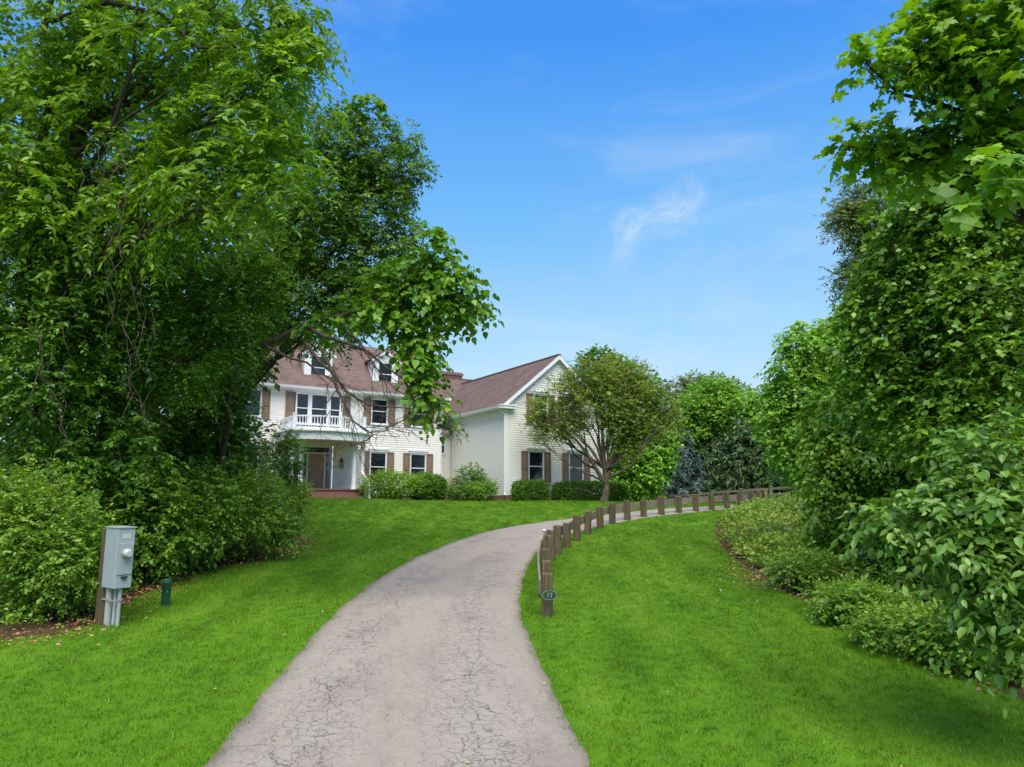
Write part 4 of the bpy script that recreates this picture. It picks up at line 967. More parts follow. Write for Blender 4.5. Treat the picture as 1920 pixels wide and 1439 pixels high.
def lobes_px(L, dY=0.0):
    """(u, v, radius px, depth[, squash]) -> centre, radii"""
    out = []
    for q in L:
        u, v, r, Y = q[:4]; Y = Y + dY; c = px(u, v, Y); R = r * Y / F
        out.append((c, np.array([R, R * (q[4] if len(q) > 4 else 0.9), R * (q[5] if len(q) > 5 else 1.0)])))
    return out
def lobe_points(lobes, n, inner=0.5, gap=0.36, nscale=1.0, rg=rng, rough=0.28):
    """origins spread through uneven lobes with holes; returns origin, outward direction, tone"""
    w = np.array([r[0] * r[2] for c, r in lobes]); w = w / w.sum(); O, D = [], []
    for k, ((c, r), ww) in enumerate(zip(lobes, w)):
        m = max(8, int(n * ww)); d = rdir(int(m * 2.2), rg)
        rad = rg.uniform(inner ** 2, 1, len(d)) ** 0.5
        rad = rad * (1 - rough + 2 * rough * vnoise(d * 2.3 + k * 7.7 + 50, 1.0, 3))
        p = c + d * r * rad[:, None]
        keep = vnoise(p + 100, nscale / max(0.25, float(r.mean()) * 0.55), 5) > gap * rg.uniform(0.8, 1.2, len(p))
        p, d = p[keep][:m], d[keep][:m]; O.append(p); D.append(d)
    return np.concatenate(O), np.concatenate(D)

def limbs(base, top, lobes, r0, sub=5, rg=rng, attach=(0.35, 1.0), limb_k=1.0, skel=None):
    P, R = wiggle(base, top, 12, 0.05, r0, r0 * 0.45, rg=rg)
    P[0, 2] -= 0.3
    R = R.copy(); R[0] *= 1.35; R[1] *= 1.12
    lines = [(P, R)]; thin = []
    for c, r in lobes:
        h = np.clip((c[2] - base[2] - np.linalg.norm((c - base)[:2]) * 0.35) / max(0.5, top[2] - base[2]), attach[0], attach[1])
        k = min(11, int(h * 11)); a = P[k]; lr = max(0.02, min(R[k] * 0.7, 0.03 + 0.022 * np.linalg.norm(c - a)) * limb_k)
        if skel is not None:      # spring from the nearest drawn bough instead of the trunk
            SK = np.concatenate([resample(l, 24) for l, _ in skel]); SR = np.concatenate([np.interp(np.linspace(0, 1, 24), np.linspace(0, 1, len(r_)), r_) for _, r_ in skel])
            j = int(np.argmin(np.linalg.norm(SK - c, axis=1) + 0.6 * np.maximum(0, a[0] * 0 + SK[:, 0] - c[0]))); a = SK[j]; lr = min(lr, SR[j] * 0.7)
        Q, RR = wiggle(a, c, 9, 0.07, lr, min(lr, 0.018) * 0.6, 0.06, rg=rg); lines.append((Q, RR))
        for _ in range(sub):
            j = rg.integers(4, 9); e = c + rdir(1, rg)[0] * r * 0.85
            q, rr = wiggle(Q[j], e, 6, 0.09, max(0.012, RR[j] * 0.6), 0.006, 0.03, rg=rg); thin.append((q, rr))
    V, Fc = tube_arrays(lines, 9)
    if thin:
        V2, F2 = tube_arrays(thin, 5); Fc = [Fc, F2 + len(V)]; V = np.concatenate([V, V2])
    else: Fc = [Fc]
    return V, Fc

def make_tree(name, label, cat, base, top, lobes, n, style, leafm, r0=0.18, barkm='bark', sub=4, gap=0.36, inner=0.45, group=None, seed=0, extra=None, nscale=1.0, updown=0.0, rough=0.28, limb_k=1.0, attach=(0.35, 1.0), skel=None):
    rg = np.random.default_rng(1000 + seed)
    base = np.array([base[0], base[1], gz(base[0], base[1])]) if len(base) == 2 else np.array(base, float)
    t = thing(name, tuple(base), label, cat, group)
    V, Fc = limbs(base, np.array(top, float), lobes, r0, sub, rg, limb_k=limb_k, attach=attach, skel=skel)
    if extra:
        V2, F2 = tube_arrays(extra, 6); Fc = Fc + [F2 + len(V)]; V = np.concatenate([V, V2])
    link('trunk', np_mesh('trunk', V - base, Fc, smooth=True), M[barkm], t)
    O, D = lobe_points(lobes, n, inner, gap, nscale, rg, rough)
    crown = foliage('crown', O, D, style, leafm, base, t, rg, updown)
    return t, crown, (O, D)
STY = {  # leaves per twig, twig length, leaf size, droop, paired, shape, width, flat
 'pinnate': (16, 0.58, 0.16, 0.55, True, 'slim', 1.3, 0.5),
 'pinnate_s': (14, 0.42, 0.10, 0.35, True, 'slim', 1.1, 0.5),
 'small':   (9, 0.36, 0.115, 0.25, False, 'diamond', 1.0, 0.7),
 'elm':     (10, 0.48, 0.115, 0.30, False, 'diamond', 1.0, 0.95),
 'heart':   (7, 0.40, 0.135, 0.45, False, 'heart', 1.0, 0.55),
 'coarse':  (7, 0.6, 0.26, 0.3, False, 'diamond', 1.2, 0.7),
 'far':     (6, 0.7, 0.33, 0.3, False, 'round', 1.0, 0.7),
 'farfine': (7, 0.55, 0.19, 0.3, False, 'round', 1.0, 0.7),
 'maple':   (6, 0.38, 0.135, 0.4, False, 'maple', 1.0, 0.8),
 'vine':    (8, 0.42, 0.120, 0.5, False, 'diamond', 1.35, 0.6),
 'birch':   (9, 0.50, 0.115, 0.45, False, 'ovate', 0.95, 0.7),
 'crab':    (8, 0.38, 0.105, 0.1, False, 'diamond', 1.1, 0.5),
 'tiny':    (8, 0.16, 0.065, 0.1, False, 'diamond', 1.3, 0.5),
 'tight':   (8, 0.09, 0.035, 0.0, False, 'round', 1.0, 0.3),
 'tightfar':(6, 0.12, 0.075, 0.0, False, 'round', 1.0, 0.3),
 'bush':    (9, 0.30, 0.075, 0.2, False, 'diamond', 1.1, 0.6),
 'bushbig': (8, 0.34, 0.105, 0.3, False, 'diamond', 1.3, 0.7),
}
def foliage(name, O, D, style, leafm, base, parent, rg=rng, updown=0.0):
    n, L, ls, dr, pair, shp, wd, flat = STY[style]
    D2 = nrm(D * 0.75 + rg.normal(0, 0.42, D.shape) + np.array([0, 0, 0.12 + updown]))
    P, A, Nn, sz, tone = spray(O, D2, n, L, ls, dr, pair, flat=flat, rg=rg)
    return link(name, leaf_mesh(name, P, A, Nn, sz, tone, shp, wd, np.asarray(base), rg), LM[leafm], parent)
def single_leaves(parent, base, P, A, Nn, sz, shape, matname, n, rg=rng):
    """the leaves one can pick out singly: objects of their own that share one mesh"""
    lv, lf = SHAPES[shape]; me = bpy.data.meshes.new('leaf'); me.from_pydata(lv, [], lf); me.materials.append(LM[matname])
    for i in rg.permutation(len(P))[:n]:
        ax = A[i] / np.linalg.norm(A[i]); nn_ = Nn[i] - ax * np.dot(Nn[i], ax); nn_ /= np.linalg.norm(nn_); bi = np.cross(nn_, ax)
        o = bpy.data.objects.new('leaf', me); COL.objects.link(o); o.parent = parent
        m = Matrix(((ax[0], bi[0], nn_[0], 0), (ax[1], bi[1], nn_[1], 0), (ax[2], bi[2], nn_[2], 0), (0, 0, 0, 1)))
        o.matrix_local = Matrix.Translation(Vector(P[i] - base)) @ m @ Matrix.Scale(float(sz[i]), 4)

# ---------------- left side woods
xy = lambda u, Y: (px(u, 900, Y)[0], Y)
aL = lobes_px([(110, 40, 150, 13.5), (300, 30, 150, 13.2), (450, 50, 130, 13.0), (555, 40, 62, 12.8), (575, 110, 45, 12.6), (520, 170, 100, 12.8), (440, 250, 110, 12.9), (540, 300, 55, 12.6), (380, 330, 100, 12.8), (500, 360, 55, 12.5),
               (240, 210, 150, 13.6), (70, 230, 140, 13.8), (120, 400, 110, 13.4), (290, 400, 80, 13.3), (30, 330, 90, 13.0)], 1.4)
big_limb = [(np.array([px(*q) for q in ((40, 640, 16.0), (45, 480, 15.8), (60, 340, 15.4), (95, 200, 15.0), (80, 60, 14.8), (110, -60, 14.6))]), np.linspace(0.13, 0.06, 6)),
            (np.array([px(*q) for q in ((60, 340, 15.4), (140, 290, 14.8), (210, 240, 14.4), (250, 120, 14.1), (258, 0, 14.0))]), np.linspace(0.07, 0.03, 5)),
            (np.array([px(*q) for q in ((95, 40, 14.8), (200, 5, 14.3), (300, 25, 13.8), (370, 90, 13.6), (430, 90, 13.5))]), np.linspace(0.06, 0.015, 5)),
            (np.array([px(*q) for q in ((250, 120, 14.1), (300, 90, 13.8), (340, 130, 13.6), (300, 150, 13.5))]), np.linspace(0.03, 0.008, 4)),
            (np.array([px(*q) for q in ((210, 240, 14.4), (320, 170, 13.8), (400, 220, 13.5), (450, 190, 13.4))]), np.linspace(0.03, 0.006, 4))]
tA, cA, (oA, dA) = make_tree('tree_of_heaven', 'tall leaning tree with feathery leaves and yellowish seed clusters, top left', 'tree', xy(60, 16.6), px(150, -120, 15.0), aL, 3600, 'pinnate', 'ailanthus', 0.2, seed=1, gap=0.42, rough=0.36, extra=big_limb)
bA = np.array(tA.location)
k = np.random.default_rng(5).permutation(len(oA))[:110]; rgf = np.random.default_rng(6)
PP = (oA[k] + dA[k] * 0.25)[:, None] + rgf.normal(0, 1, (110, 34, 3)) * np.array([0.05, 0.05, 0.10])
PP = PP.reshape(-1, 3)
link('seed_cluster', leaf_mesh('seed_cluster', PP, rdir(len(PP), rgf), rdir(len(PP), rgf), rgf.uniform(0.02, 0.04, len(PP)), rgf.random(len(PP)), 'round', 1.0, bA, rgf), LM['flower'], tA)

dL = lobes_px([(650, 270, 75, 20), (700, 300, 75, 20), (620, 360, 90, 20), (745, 330, 55, 20), (785, 318, 24, 19.8), (765, 262, 30, 20), (690, 400, 85, 20), (740, 440, 50, 19.8), (600, 470, 95, 20.5), (690, 500, 75, 20),
               (560, 560, 85, 20), (640, 570, 75, 20), (520, 480, 80, 20.5), (560, 250, 60, 20.5), (540, 400, 80, 21), (690, 560, 50, 19.8), (500, 600, 60, 20)])
tD, cD, _ = make_tree('vine_clad_tree', 'dense dark green tree beside the sky, left of the house roof', 'tree', xy(395, 24.0), px(560, 380, 21.2), dL, 7600, 'small', 'dark', 0.15, seed=2, gap=0.36, inner=0.3, rough=0.36)
topL = lobes_px([(690, 200, 26, 19.6), (655, 215, 22, 19.6), (718, 205, 14, 19.6), (640, 190, 14, 19.6)])
O, D = lobe_points(topL, 70, 0.1, 0.1, rg=np.random.default_rng(21)); foliage('crown', O, D, 'heart', 'catalpa', np.array(tD.location), tD, np.random.default_rng(22), 0.3)

cL = lobes_px([(815, 480, 30, 15), (830, 515, 36, 15), (862, 545, 36, 15), (890, 570, 22, 15), (800, 545, 36, 15), (845, 585, 30, 15), (760, 580, 40, 15.2), (715, 595, 30, 15.2), (800, 440, 18, 15.3), (788, 636, 30, 15), (788, 668, 24, 15), (800, 690, 22, 15), (786, 716, 24, 15), (806, 738, 20, 14.8), (826, 768, 14, 14.8), (795, 752, 16, 14.8),
               (720, 540, 40, 15.4), (660, 580, 26, 15.4), (765, 500, 30, 15.3), (600, 612, 22, 15.6)])
def pl(*q): return np.array([px(*p) for p in q])
bare = [(pl((440, 680, 17.6), (520, 635, 16.4), (590, 600, 15.6), (650, 590, 15.3), (720, 560, 15.1), (790, 525, 15), (850, 545, 15)), np.linspace(0.075, 0.014, 7)),
        (pl((520, 640, 16), (570, 610, 15.5), (610, 632, 15.2), (655, 645, 15), (690, 660, 15), (725, 690, 15), (770, 720, 14.9), (830, 765, 14.8)), np.linspace(0.06, 0.010, 8)),
        (pl((570, 640, 15.5), (600, 680, 15), (625, 700, 14.9), (650, 735, 14.8), (690, 760, 14.7), (755, 765, 14.6), (800, 770, 14.6)), np.linspace(0.045, 0.006, 7)),
        (pl((600, 650, 15.2), (620, 690, 14.9), (632, 730, 14.8), (650, 765, 14.7), (662, 790, 14.6), (700, 815, 14.5), (750, 820, 14.4)), np.linspace(0.04, 0.005, 7)),
        (pl((662, 790, 14.6), (690, 812, 14.5), (720, 805, 14.4), (745, 795, 14.4)), np.linspace(0.014, 0.004, 4)),
        (pl((700, 815, 14.5), (690, 825, 14.5), (660, 835, 14.4), (640, 832, 14.4), (620, 846, 14.4)), np.linspace(0.016, 0.006, 5)),
        (pl((500, 650, 15.8), (545, 672, 15.2), (575, 680, 15), (600, 700, 14.9), (640, 720, 14.8), (700, 745, 14.7)), np.linspace(0.035, 0.005, 6)),
        (pl((650, 620, 15), (680, 650, 14.9), (705, 690, 14.9), (740, 730, 14.8), (780, 752, 14.7)), np.linspace(0.03, 0.006, 5)),
        (pl((650, 735, 14.8), (648, 770, 14.7), (655, 790, 14.6)), np.linspace(0.016, 0.006, 3)),
        (pl((632, 730, 14.8), (610, 760, 14.7), (600, 800, 14.7), (603, 830, 14.7)), np.linspace(0.012, 0.003, 4))]
rgb = np.random.default_rng(77)
for ln, rr in list(bare[1:8]):
    for _ in range(11):
        t = rgb.uniform(0.3, 1); j = min(len(ln) - 2, int(t * (len(ln) - 1))); a = ln[j] + (ln[j + 1] - ln[j]) * rgb.random()
        e = a + nrm((ln[j + 1] - ln[j])) * rgb.uniform(0.2, 0.75) + rgb.normal(0, 0.24, 3) + np.array([0, 0, -0.18])
        q, r_ = wiggle(a, e, 6, 0.12, 0.008, 0.0035, 0.05, rgb); bare.append((q, r_))
        for __ in range(2):
            f = q[3] + (q[5] - q[2]) * 0.7 + rgb.normal(0, 0.14, 3); q2, r2 = wiggle(q[3], f, 4, 0.12, 0.005, 0.0028, 0, rgb); bare.append((q2, r2))
tC, cC, (oC, dC) = make_tree('catalpa_tree', 'catalpa with large heart-shaped leaves and bare twigs hanging before the house front', 'tree', xy(375, 20.0), px(470, 640, 17.4), cL, 860, 'heart', 'catalpa', 0.11, seed=3, gap=0.15, inner=0.1, sub=2, extra=bare, updown=-0.15, limb_k=0.5, skel=bare[:4])
rgc = np.random.default_rng(33); kk = rgc.permutation(len(oC))[:70]
P_c, A_c, N_c, S_c, _t = spray(oC[kk] + dC[kk] * 0.12, nrm(dC[kk] + np.array([0, 0, -0.1])), 4, 0.3, 0.145, 0.5, rg=rgc)
single_leaves(cC, np.array(tC.location), P_c, A_c, N_c, S_c, 'heart', 'catalpa_o', 240, rgc)

eL1 = lobes_px([(20, 470, 100, 12.5), (120, 460, 80, 12.6), (40, 620, 90, 12.4), (90, 720, 95, 12.5), (150, 600, 80, 12.6), (60, 560, 130, 14.2), (190, 540, 110, 14), (310, 560, 110, 14), (420, 560, 80, 14.5), (470, 520, 55, 14.8), (80, 690, 130, 14.2), (220, 670, 110, 14), (350, 660, 90, 14), (425, 630, 55, 14.3)], 2.6)
tE, cE, _ = make_tree('elm_tree', 'spreading elm with layered glossy sprays over the left shrubs', 'tree', xy(180, 18.4), px(230, 520, 17.4), eL1, 7400, 'elm', 'elm', 0.16, seed=4, gap=0.42, inner=0.45, rough=0.36)
eL2 = lobes_px([(415, 730, 48, 16.5), (446, 690, 34, 16.3), (380, 760, 60, 16.3), (425, 790, 48, 16.8), (380, 830, 60, 16.5), (300, 790, 70, 16), (440, 850, 40, 17)], 3.2)
make_tree('wild_cherry_tree', 'slim dark tree hiding the left end of the house', 'tree', xy(350, 21.6), px(410, 700, 20.4), eL2, 1900, 'small', 'dark', 0.09, seed=5, gap=0.32)
eL3 = lobes_px([(60, 800, 90, 14.4), (160, 800, 80, 14.6), (240, 850, 70, 14.6), (60, 880, 80, 14), (150, 890, 70, 14)], 1.6)
make_tree('locust_sapling', 'leafy sapling with feathery leaves low at the left edge', 'tree', xy(110, 17.0), px(110, 780, 16.6), eL3, 620, 'pinnate', 'elm', 0.07, seed=6, gap=0.35)
# deeper wood behind
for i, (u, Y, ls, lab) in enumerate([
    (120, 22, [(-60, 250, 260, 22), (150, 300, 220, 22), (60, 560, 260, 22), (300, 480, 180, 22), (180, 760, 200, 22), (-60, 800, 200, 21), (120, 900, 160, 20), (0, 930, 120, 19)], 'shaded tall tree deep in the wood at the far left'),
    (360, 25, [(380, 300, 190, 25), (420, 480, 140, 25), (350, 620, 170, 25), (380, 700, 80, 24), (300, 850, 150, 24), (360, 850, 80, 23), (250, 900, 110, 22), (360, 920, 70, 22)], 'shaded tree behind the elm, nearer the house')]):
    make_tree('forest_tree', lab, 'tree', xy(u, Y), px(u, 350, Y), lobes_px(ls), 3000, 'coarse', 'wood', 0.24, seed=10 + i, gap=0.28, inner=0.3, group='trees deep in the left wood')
# hanging vines
vt = thing('hanging_vines', tuple(np.array([*xy(225, 13.0), gz(*xy(225, 13.0))])), 'bare brown vines hanging in loops from the left canopy', 'vine')
vb = np.array(vt.location); lines = []; rgv = np.random.default_rng(9)
for i in range(7):
    u = 205 + rgv.normal(0, 26); u2 = u + rgv.normal(0, 22); a = px(u, 250 + rgv.uniform(-40, 60), 12.8); b_ = px(u2, 520 + rgv.uniform(-60, 220), 13.0)
    lines.append(wiggle(a, b_, 16, 0.11, 0.009, 0.004, rg=rgv))
for i in range(9):
    u = 250 + rgv.uniform(-200, 60); a = px(u, 560 + rgv.uniform(-20, 100), 13.2); b_ = px(u + rgv.normal(30, 40), 860 + rgv.uniform(-80, 120), 13.4)
    lines.append(wiggle(a, b_, 16, 0.13, 0.007, 0.004, rg=rgv))
V, Fc = tube_arrays(lines, 5); link('vine_stem', np_mesh('vine_stem', V - vb, [Fc], smooth=True), M['bark_mid'], vt)

# ---------------- shrubs
def shrub(name, label, u, v, wpx, hpx, style, leafm, n, group=None, seed=0, depth=0.8, gap=0.32, dy=0.0, stems=9, cat='shrub', inner=0.35, lift=0.0, rough=0.28, ball=False, flatness=None):
    rg = np.random.default_rng(3000 + seed); g = gnd(u, v); g = g + np.array([0, dy, 0]); g[2] = gz(g[0], g[1]); Y = g[1]; R = wpx / 2 * Y / F; Hh = hpx * Y / F
    t = thing(name, tuple(g), label, cat, group); lines = []
    for _ in range(stems):
        e = g + np.array([rg.normal(0, R * 0.4), rg.normal(0, R * 0.3), Hh * rg.uniform(0.5, 0.95)]); lines.append(wiggle(g + np.array([rg.normal(0, R * 0.15), rg.normal(0, R * 0.12), -0.1]), e, 6, 0.08, 0.016, 0.005, rg=rg))
    V, Fc = tube_arrays(lines, 5); link('stem', np_mesh('stem', V - g, [Fc]), M['bark'], t)
    if ball: lob = [(g + np.array([0, 0, Hh * 0.5 + lift]), np.array([R, R * depth, Hh * 0.5]))]
    else:
        lob = [(g + np.array([0, 0, Hh * 0.52 + lift]), np.array([R * 0.72, R * depth * 0.72, Hh * 0.46]))]
        for _ in range(5):
            a = rg.uniform(0, 2 * math.pi); lob.append((g + np.array([math.cos(a) * R * 0.55, math.sin(a) * R * 0.5 * depth, Hh * rg.uniform(0.3, 0.72) + lift]), np.array([R * 0.48, R * 0.45, Hh * 0.30]) * rg.uniform(0.8, 1.15)))
    O, D = lobe_points(lob, n, inner, gap, rg=rg, rough=rough)
    O[:, 2] = np.maximum(O[:, 2], terrain(O[:, 0], O[:, 1]) + 0.04)
    foliage('foliage', O, D, style, leafm, g, t, rg); return t
SG = 'shrubs along the left wood edge'
shrub('honeysuckle_shrub', 'large yellow-green honeysuckle mound left of the meter cabinet', 66, 1172, 210, 235, 'bush', 'shrub', 2300, SG, 1, dy=0.5)
shrub('honeysuckle_shrub', 'green shrub cut off by the left edge of the picture', -20, 1178, 190, 300, 'bush', 'shrub', 1600, SG, 2, dy=0.9)
shrub('blackberry_shrub', 'dark leafy shrub directly behind the meter cabinet', 215, 1118, 190, 240, 'bushbig', 'shrub', 1500, SG, 3, dy=0.9)
shrub('blackberry_shrub', 'broad-leaved shrub behind the green pedestal', 325, 1084, 190, 190, 'bushbig', 'shrub', 1500, SG, 4, dy=0.7)
shrub('honeysuckle_shrub', 'rounded shrub with dark twiggy underside beside the bare soil patch', 440, 1062, 210, 165, 'bush', 'shrub', 1700, SG, 5, dy=0.9)
shrub('honeysuckle_shrub', 'light green shrub at the lawn corner, right end of the shrub belt', 500, 1034, 95, 105, 'bush', 'shrub_y', 1100, SG, 6, dy=0.8)
shrub('honeysuckle_shrub', 'tall shrub behind the belt, below the elm sprays', 300, 1060, 240, 200, 'bush', 'shrub', 1500, SG, 7, dy=2.2)
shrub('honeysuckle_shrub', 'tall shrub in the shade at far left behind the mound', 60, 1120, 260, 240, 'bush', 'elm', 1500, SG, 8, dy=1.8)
shrub('honeysuckle_shrub', 'pale loose shrub uphill, near the porch path', 468, 992, 110, 88, 'bush', 'shrub_y', 1200, SG, 9, dy=1.0)
shrub('honeysuckle_shrub', 'shrub halfway up the belt under the slim dark tree', 410, 1010, 170, 120, 'bush', 'shrub', 1100, SG, 10, dy=2.0)
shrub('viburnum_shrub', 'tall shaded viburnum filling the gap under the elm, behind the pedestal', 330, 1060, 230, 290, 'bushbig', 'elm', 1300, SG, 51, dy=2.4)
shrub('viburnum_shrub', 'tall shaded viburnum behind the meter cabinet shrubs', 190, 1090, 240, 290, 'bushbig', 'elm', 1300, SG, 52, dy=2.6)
shrub('holly_shrub', 'dark upright evergreen shrub rising before the porch balcony', 512, 958, 95, 165, 'bush', 'dark', 1300, None, 11, dy=0.3)
shrub('azalea_shrub', 'loose light green shrub at the left of the porch steps', 552, 941, 96, 54, 'tiny', 'shrub_y', 1600, None, 12, dy=-1.2)
FG = 'foundation shrubs'
shrub('rounded_shrub', 'wide rounded shrub mound right of the porch steps', 733, 938, 124, 56, 'tiny', 'yew', 2600, FG, 13, ball=True, gap=0.22, rough=0.1, dy=0.0, depth=0.55)
shrub('clipped_shrub', 'clipped bright green ball between the wide mound and its twin', 790, 938, 54, 49, 'tightfar', 'box', 1900, FG, 14, ball=True, gap=0.1, rough=0.05, inner=0.75, dy=0.5, depth=0.9)
shrub('clipped_shrub', 'clipped dark ball at the downspout corner of the main wing', 811, 938, 40, 46, 'tightfar', 'box', 1700, FG, 15, ball=True, gap=0.1, rough=0.05, inner=0.75, dy=1.2, depth=0.9)
shrub('bronze_shrub', 'sparse bronze shrub in the corner between the wings', 840, 938, 40, 46, 'tiny', 'dryshrub', 260, FG, 16, gap=0.5, dy=2.0)
shrub('rhododendron_shrub', 'tall dark rhododendron against the side wall', 880, 938, 62, 72, 'bushbig', 'dark', 620, FG, 17, gap=0.3, dy=1.6)
shrub('low_shrub', 'low spreading shrub left of the rhododendron', 868, 939, 60, 30, 'tiny', 'dark', 700, FG, 18, gap=0.3, dy=0.5)
shrub('low_shrub', 'low grey-green shrub by the gable corner', 905, 939, 64, 38, 'tiny', 'shrub', 800, FG, 19, gap=0.3, dy=0.4)
shrub('bronze_shrub', 'small bronze shrub between the two clipped hedges', 1019, 940, 30, 34, 'tiny', 'dryshrub', 240, FG, 20, gap=0.45, dy=0.9)
def hedge(label, x0, x1, y0, y1, h, n, seed):
    """clipped hedge in the house's own directions, rounded corners"""
    rg = np.random.default_rng(4000 + seed); ca, sa = math.cos(HA), math.sin(HA)
    def Wd(p): return np.column_stack([HB[0] + p[:, 0] * ca - p[:, 1] * sa, HB[1] + p[:, 0] * sa + p[:, 1] * ca, p[:, 2]])
    c = np.array([[(x0 + x1) / 2, (y0 + y1) / 2, 0]]); g = Wd(c)[0]; g[2] = gz(g[0], g[1])
    t = thing('clipped_hedge', tuple(g), label, 'hedge', FG)
    p = rg.uniform(-1, 1, (n * 2, 3)); m = np.abs(p).max(1, keepdims=True); p = p / m; e = (np.abs(p) ** 5).sum(1, keepdims=True) ** 0.2; d = p / e
    d = d[d[:, 2] > -0.98][:n]; dn = nrm(np.sign(d) * np.abs(d) ** 4)
    q = d * rg.uniform(0.86, 1.0, (len(d), 1)) * (0.96 + 0.06 * vnoise(d * 3 + 20, 1.5)[:, None])
    loc = np.column_stack([c[0, 0] + q[:, 0] * (x1 - x0) / 2, c[0, 1] + q[:, 1] * (y1 - y0) / 2, g[2] + h / 2 + q[:, 2] * h / 2])
    O = Wd(loc); D = np.column_stack([dn[:, 0] * ca - dn[:, 1] * sa, dn[:, 0] * sa + dn[:, 1] * ca, dn[:, 2]])
    lines = [wiggle(Wd(np.array([[x, (y0 + y1) / 2, g[2] - 0.1]]))[0], Wd(np.array([[x, (y0 + y1) / 2, g[2] + h * 0.85]]))[0], 5, 0.1, 0.02, 0.008, rg=rg) for x in np.arange(x0 + 0.2, x1, 0.3)]
    V, Fc = tube_arrays(lines, 5); link('stem', np_mesh('stem', V - g, [Fc]), M['bark'], t)
    foliage('foliage', O, D, 'tightfar', 'box', g, t, rg)
hedge('short clipped hedge block at the gable corner', 0.10, 1.72, -1.35, -0.35, 0.90, 3000, 1)
hedge('long clipped hedge under the gable windows', 2.35, 6.9, -1.35, -0.35, 0.92, 5600, 2)

# ---------------- ornamental tree in front of the gable
ob = gnd(1133, 941.5); oY = ob[1]
oL = lobes_px([(1060, 735, 36, oY), (1014, 768, 26, oY), (1035, 800, 22, oY), (1100, 712, 36, oY), (1150, 702, 36, oY), (1200, 722, 36, oY), (1240, 755, 26, oY), (1258, 785, 24, oY), (1150, 755, 48, oY), (1095, 765, 40, oY), (1200, 775, 42, oY), (1240, 800, 20, oY), (1160, 800, 36, oY), (1200, 822, 28, oY), (1175, 845, 24, oY), (1070, 800, 26, oY), (1018, 812, 18, oY), (1000, 790, 12, oY)])
def ol(*q): return pl(*[(a, b, oY + c) for a, b, c in q])
obr = [(ol((1133, 905, 0), (1118, 880, 0), (1100, 850, -.2), (1080, 825, -.3), (1045, 800, -.4), (1015, 785, -.5)), np.linspace(0.12, 0.015, 6)),
       (ol((1136, 900, 0), (1132, 860, .2), (1130, 820, .3), (1128, 770, .3), (1110, 720, .3)), np.linspace(0.14, 0.015, 5)),
       (ol((1138, 895, 0), (1160, 850, .3), (1185, 810, .4), (1215, 775, .4), (1245, 760, .4)), np.linspace(0.10, 0.012, 5)),
       (ol((1138, 898, 0), (1165, 885, -.4), (1185, 872, -.6), (1205, 840, -.8), (1230, 810, -.8)), np.linspace(0.085, 0.012, 5)),
       (ol((1130, 902, 0), (1110, 892, -.6), (1080, 880, -.9), (1050, 860, -1.1), (1020, 830, -1.1)), np.linspace(0.06, 0.01, 5)),
       (ol((1118, 880, 0), (1098, 872, .4), (1075, 850, .6), (1062, 815, .6), (1055, 770, .6)), np.linspace(0.06, 0.01, 5)),
       (ol((1130, 850, .2), (1150, 810, -.3), (1165, 770, -.5), (1170, 725, -.5)), np.linspace(0.07, 0.012, 4)),
       (ol((1100, 850, -.2), (1095, 810, -.6), (1080, 770, -.8), (1070, 735, -.8)), np.linspace(0.05, 0.01, 4))]
rgo = np.random.default_rng(55)
for ln, rr in list(obr):
    for _ in range(16):
        j = rgo.integers(1, len(ln) - 1); a = ln[j] + (ln[j + 1] - ln[j]) * rgo.random(); e = a + nrm(ln[j + 1] - ln[j]) * rgo.uniform(0.4, 1.1) + rgo.normal(0, 0.32, 3) + np.array([0, 0, 0.15])
        obr.append(wiggle(a, e, 5, 0.1, 0.018, 0.006, 0, rgo))
make_tree('crabapple_tree', 'vase-shaped ornamental tree with tangled branches in front of the gable', 'tree', tuple(ob), px(1134, 880, oY), oL, 6800, 'crab', 'crab', 0.19, 'bark_mid', sub=3, seed=20, gap=0.30, inner=0.2, extra=obr)

# ---------------- trees behind the house and driveway
BGp = 'trees beyond the driveway'
make_tree('background_tree', 'round-headed tree rising behind the gable roof', 'tree', xy(1150, 58), px(1140, 720, 58), lobes_px([(1105, 690, 26, 58), (1125, 675, 20, 58), (1150, 690, 26, 58), (1185, 705, 26, 58), (1210, 730, 24, 58), (1090, 720, 24, 58), (1140, 740, 50, 58), (1200, 770, 40, 58)]), 1500, 'far', 'elm', 0.3, seed=30, gap=0.25, group=BGp)
make_tree('light_green_tree', 'low light green tree just right of the ornamental tree', 'tree', xy(1195, 46), px(1195, 870, 46), lobes_px([(1190, 850, 40, 46), (1225, 850, 36, 46), (1165, 880, 34, 46), (1210, 885, 40, 46), (1185, 905, 32, 46), (1240, 820, 26, 46), (1150, 900, 26, 46)]), 2900, 'farfine', 'lightgreen', 0.14, seed=31, gap=0.25, group=BGp)
make_tree('light_green_tree', 'tall light green tree over the blue spruce', 'tree', xy(1335, 53), px(1330, 800, 53), lobes_px([(1310, 750, 34, 53), (1345, 735, 30, 53), (1290, 775, 28, 53), (1340, 780, 42, 53), (1385, 790, 36, 53), (1300, 810, 30, 53), (1270, 790, 20, 53), (1360, 750, 28, 53)]), 2600, 'farfine', 'lightgreen', 0.22, seed=32, gap=0.25, group=BGp)
make_tree('light_green_tree', 'light green maple above the dark spruces near the right foliage', 'tree', xy(1440, 51), px(1430, 800, 51), lobes_px([(1400, 760, 26, 51), (1430, 770, 32, 51), (1420, 800, 34, 51), (1460, 800, 36, 51), (1470, 760, 30, 51), (1390, 810, 22, 51), (1500, 790, 40, 51)]), 2300, 'farfine', 'lightgreen', 0.2, seed=33, gap=0.25, group=BGp)
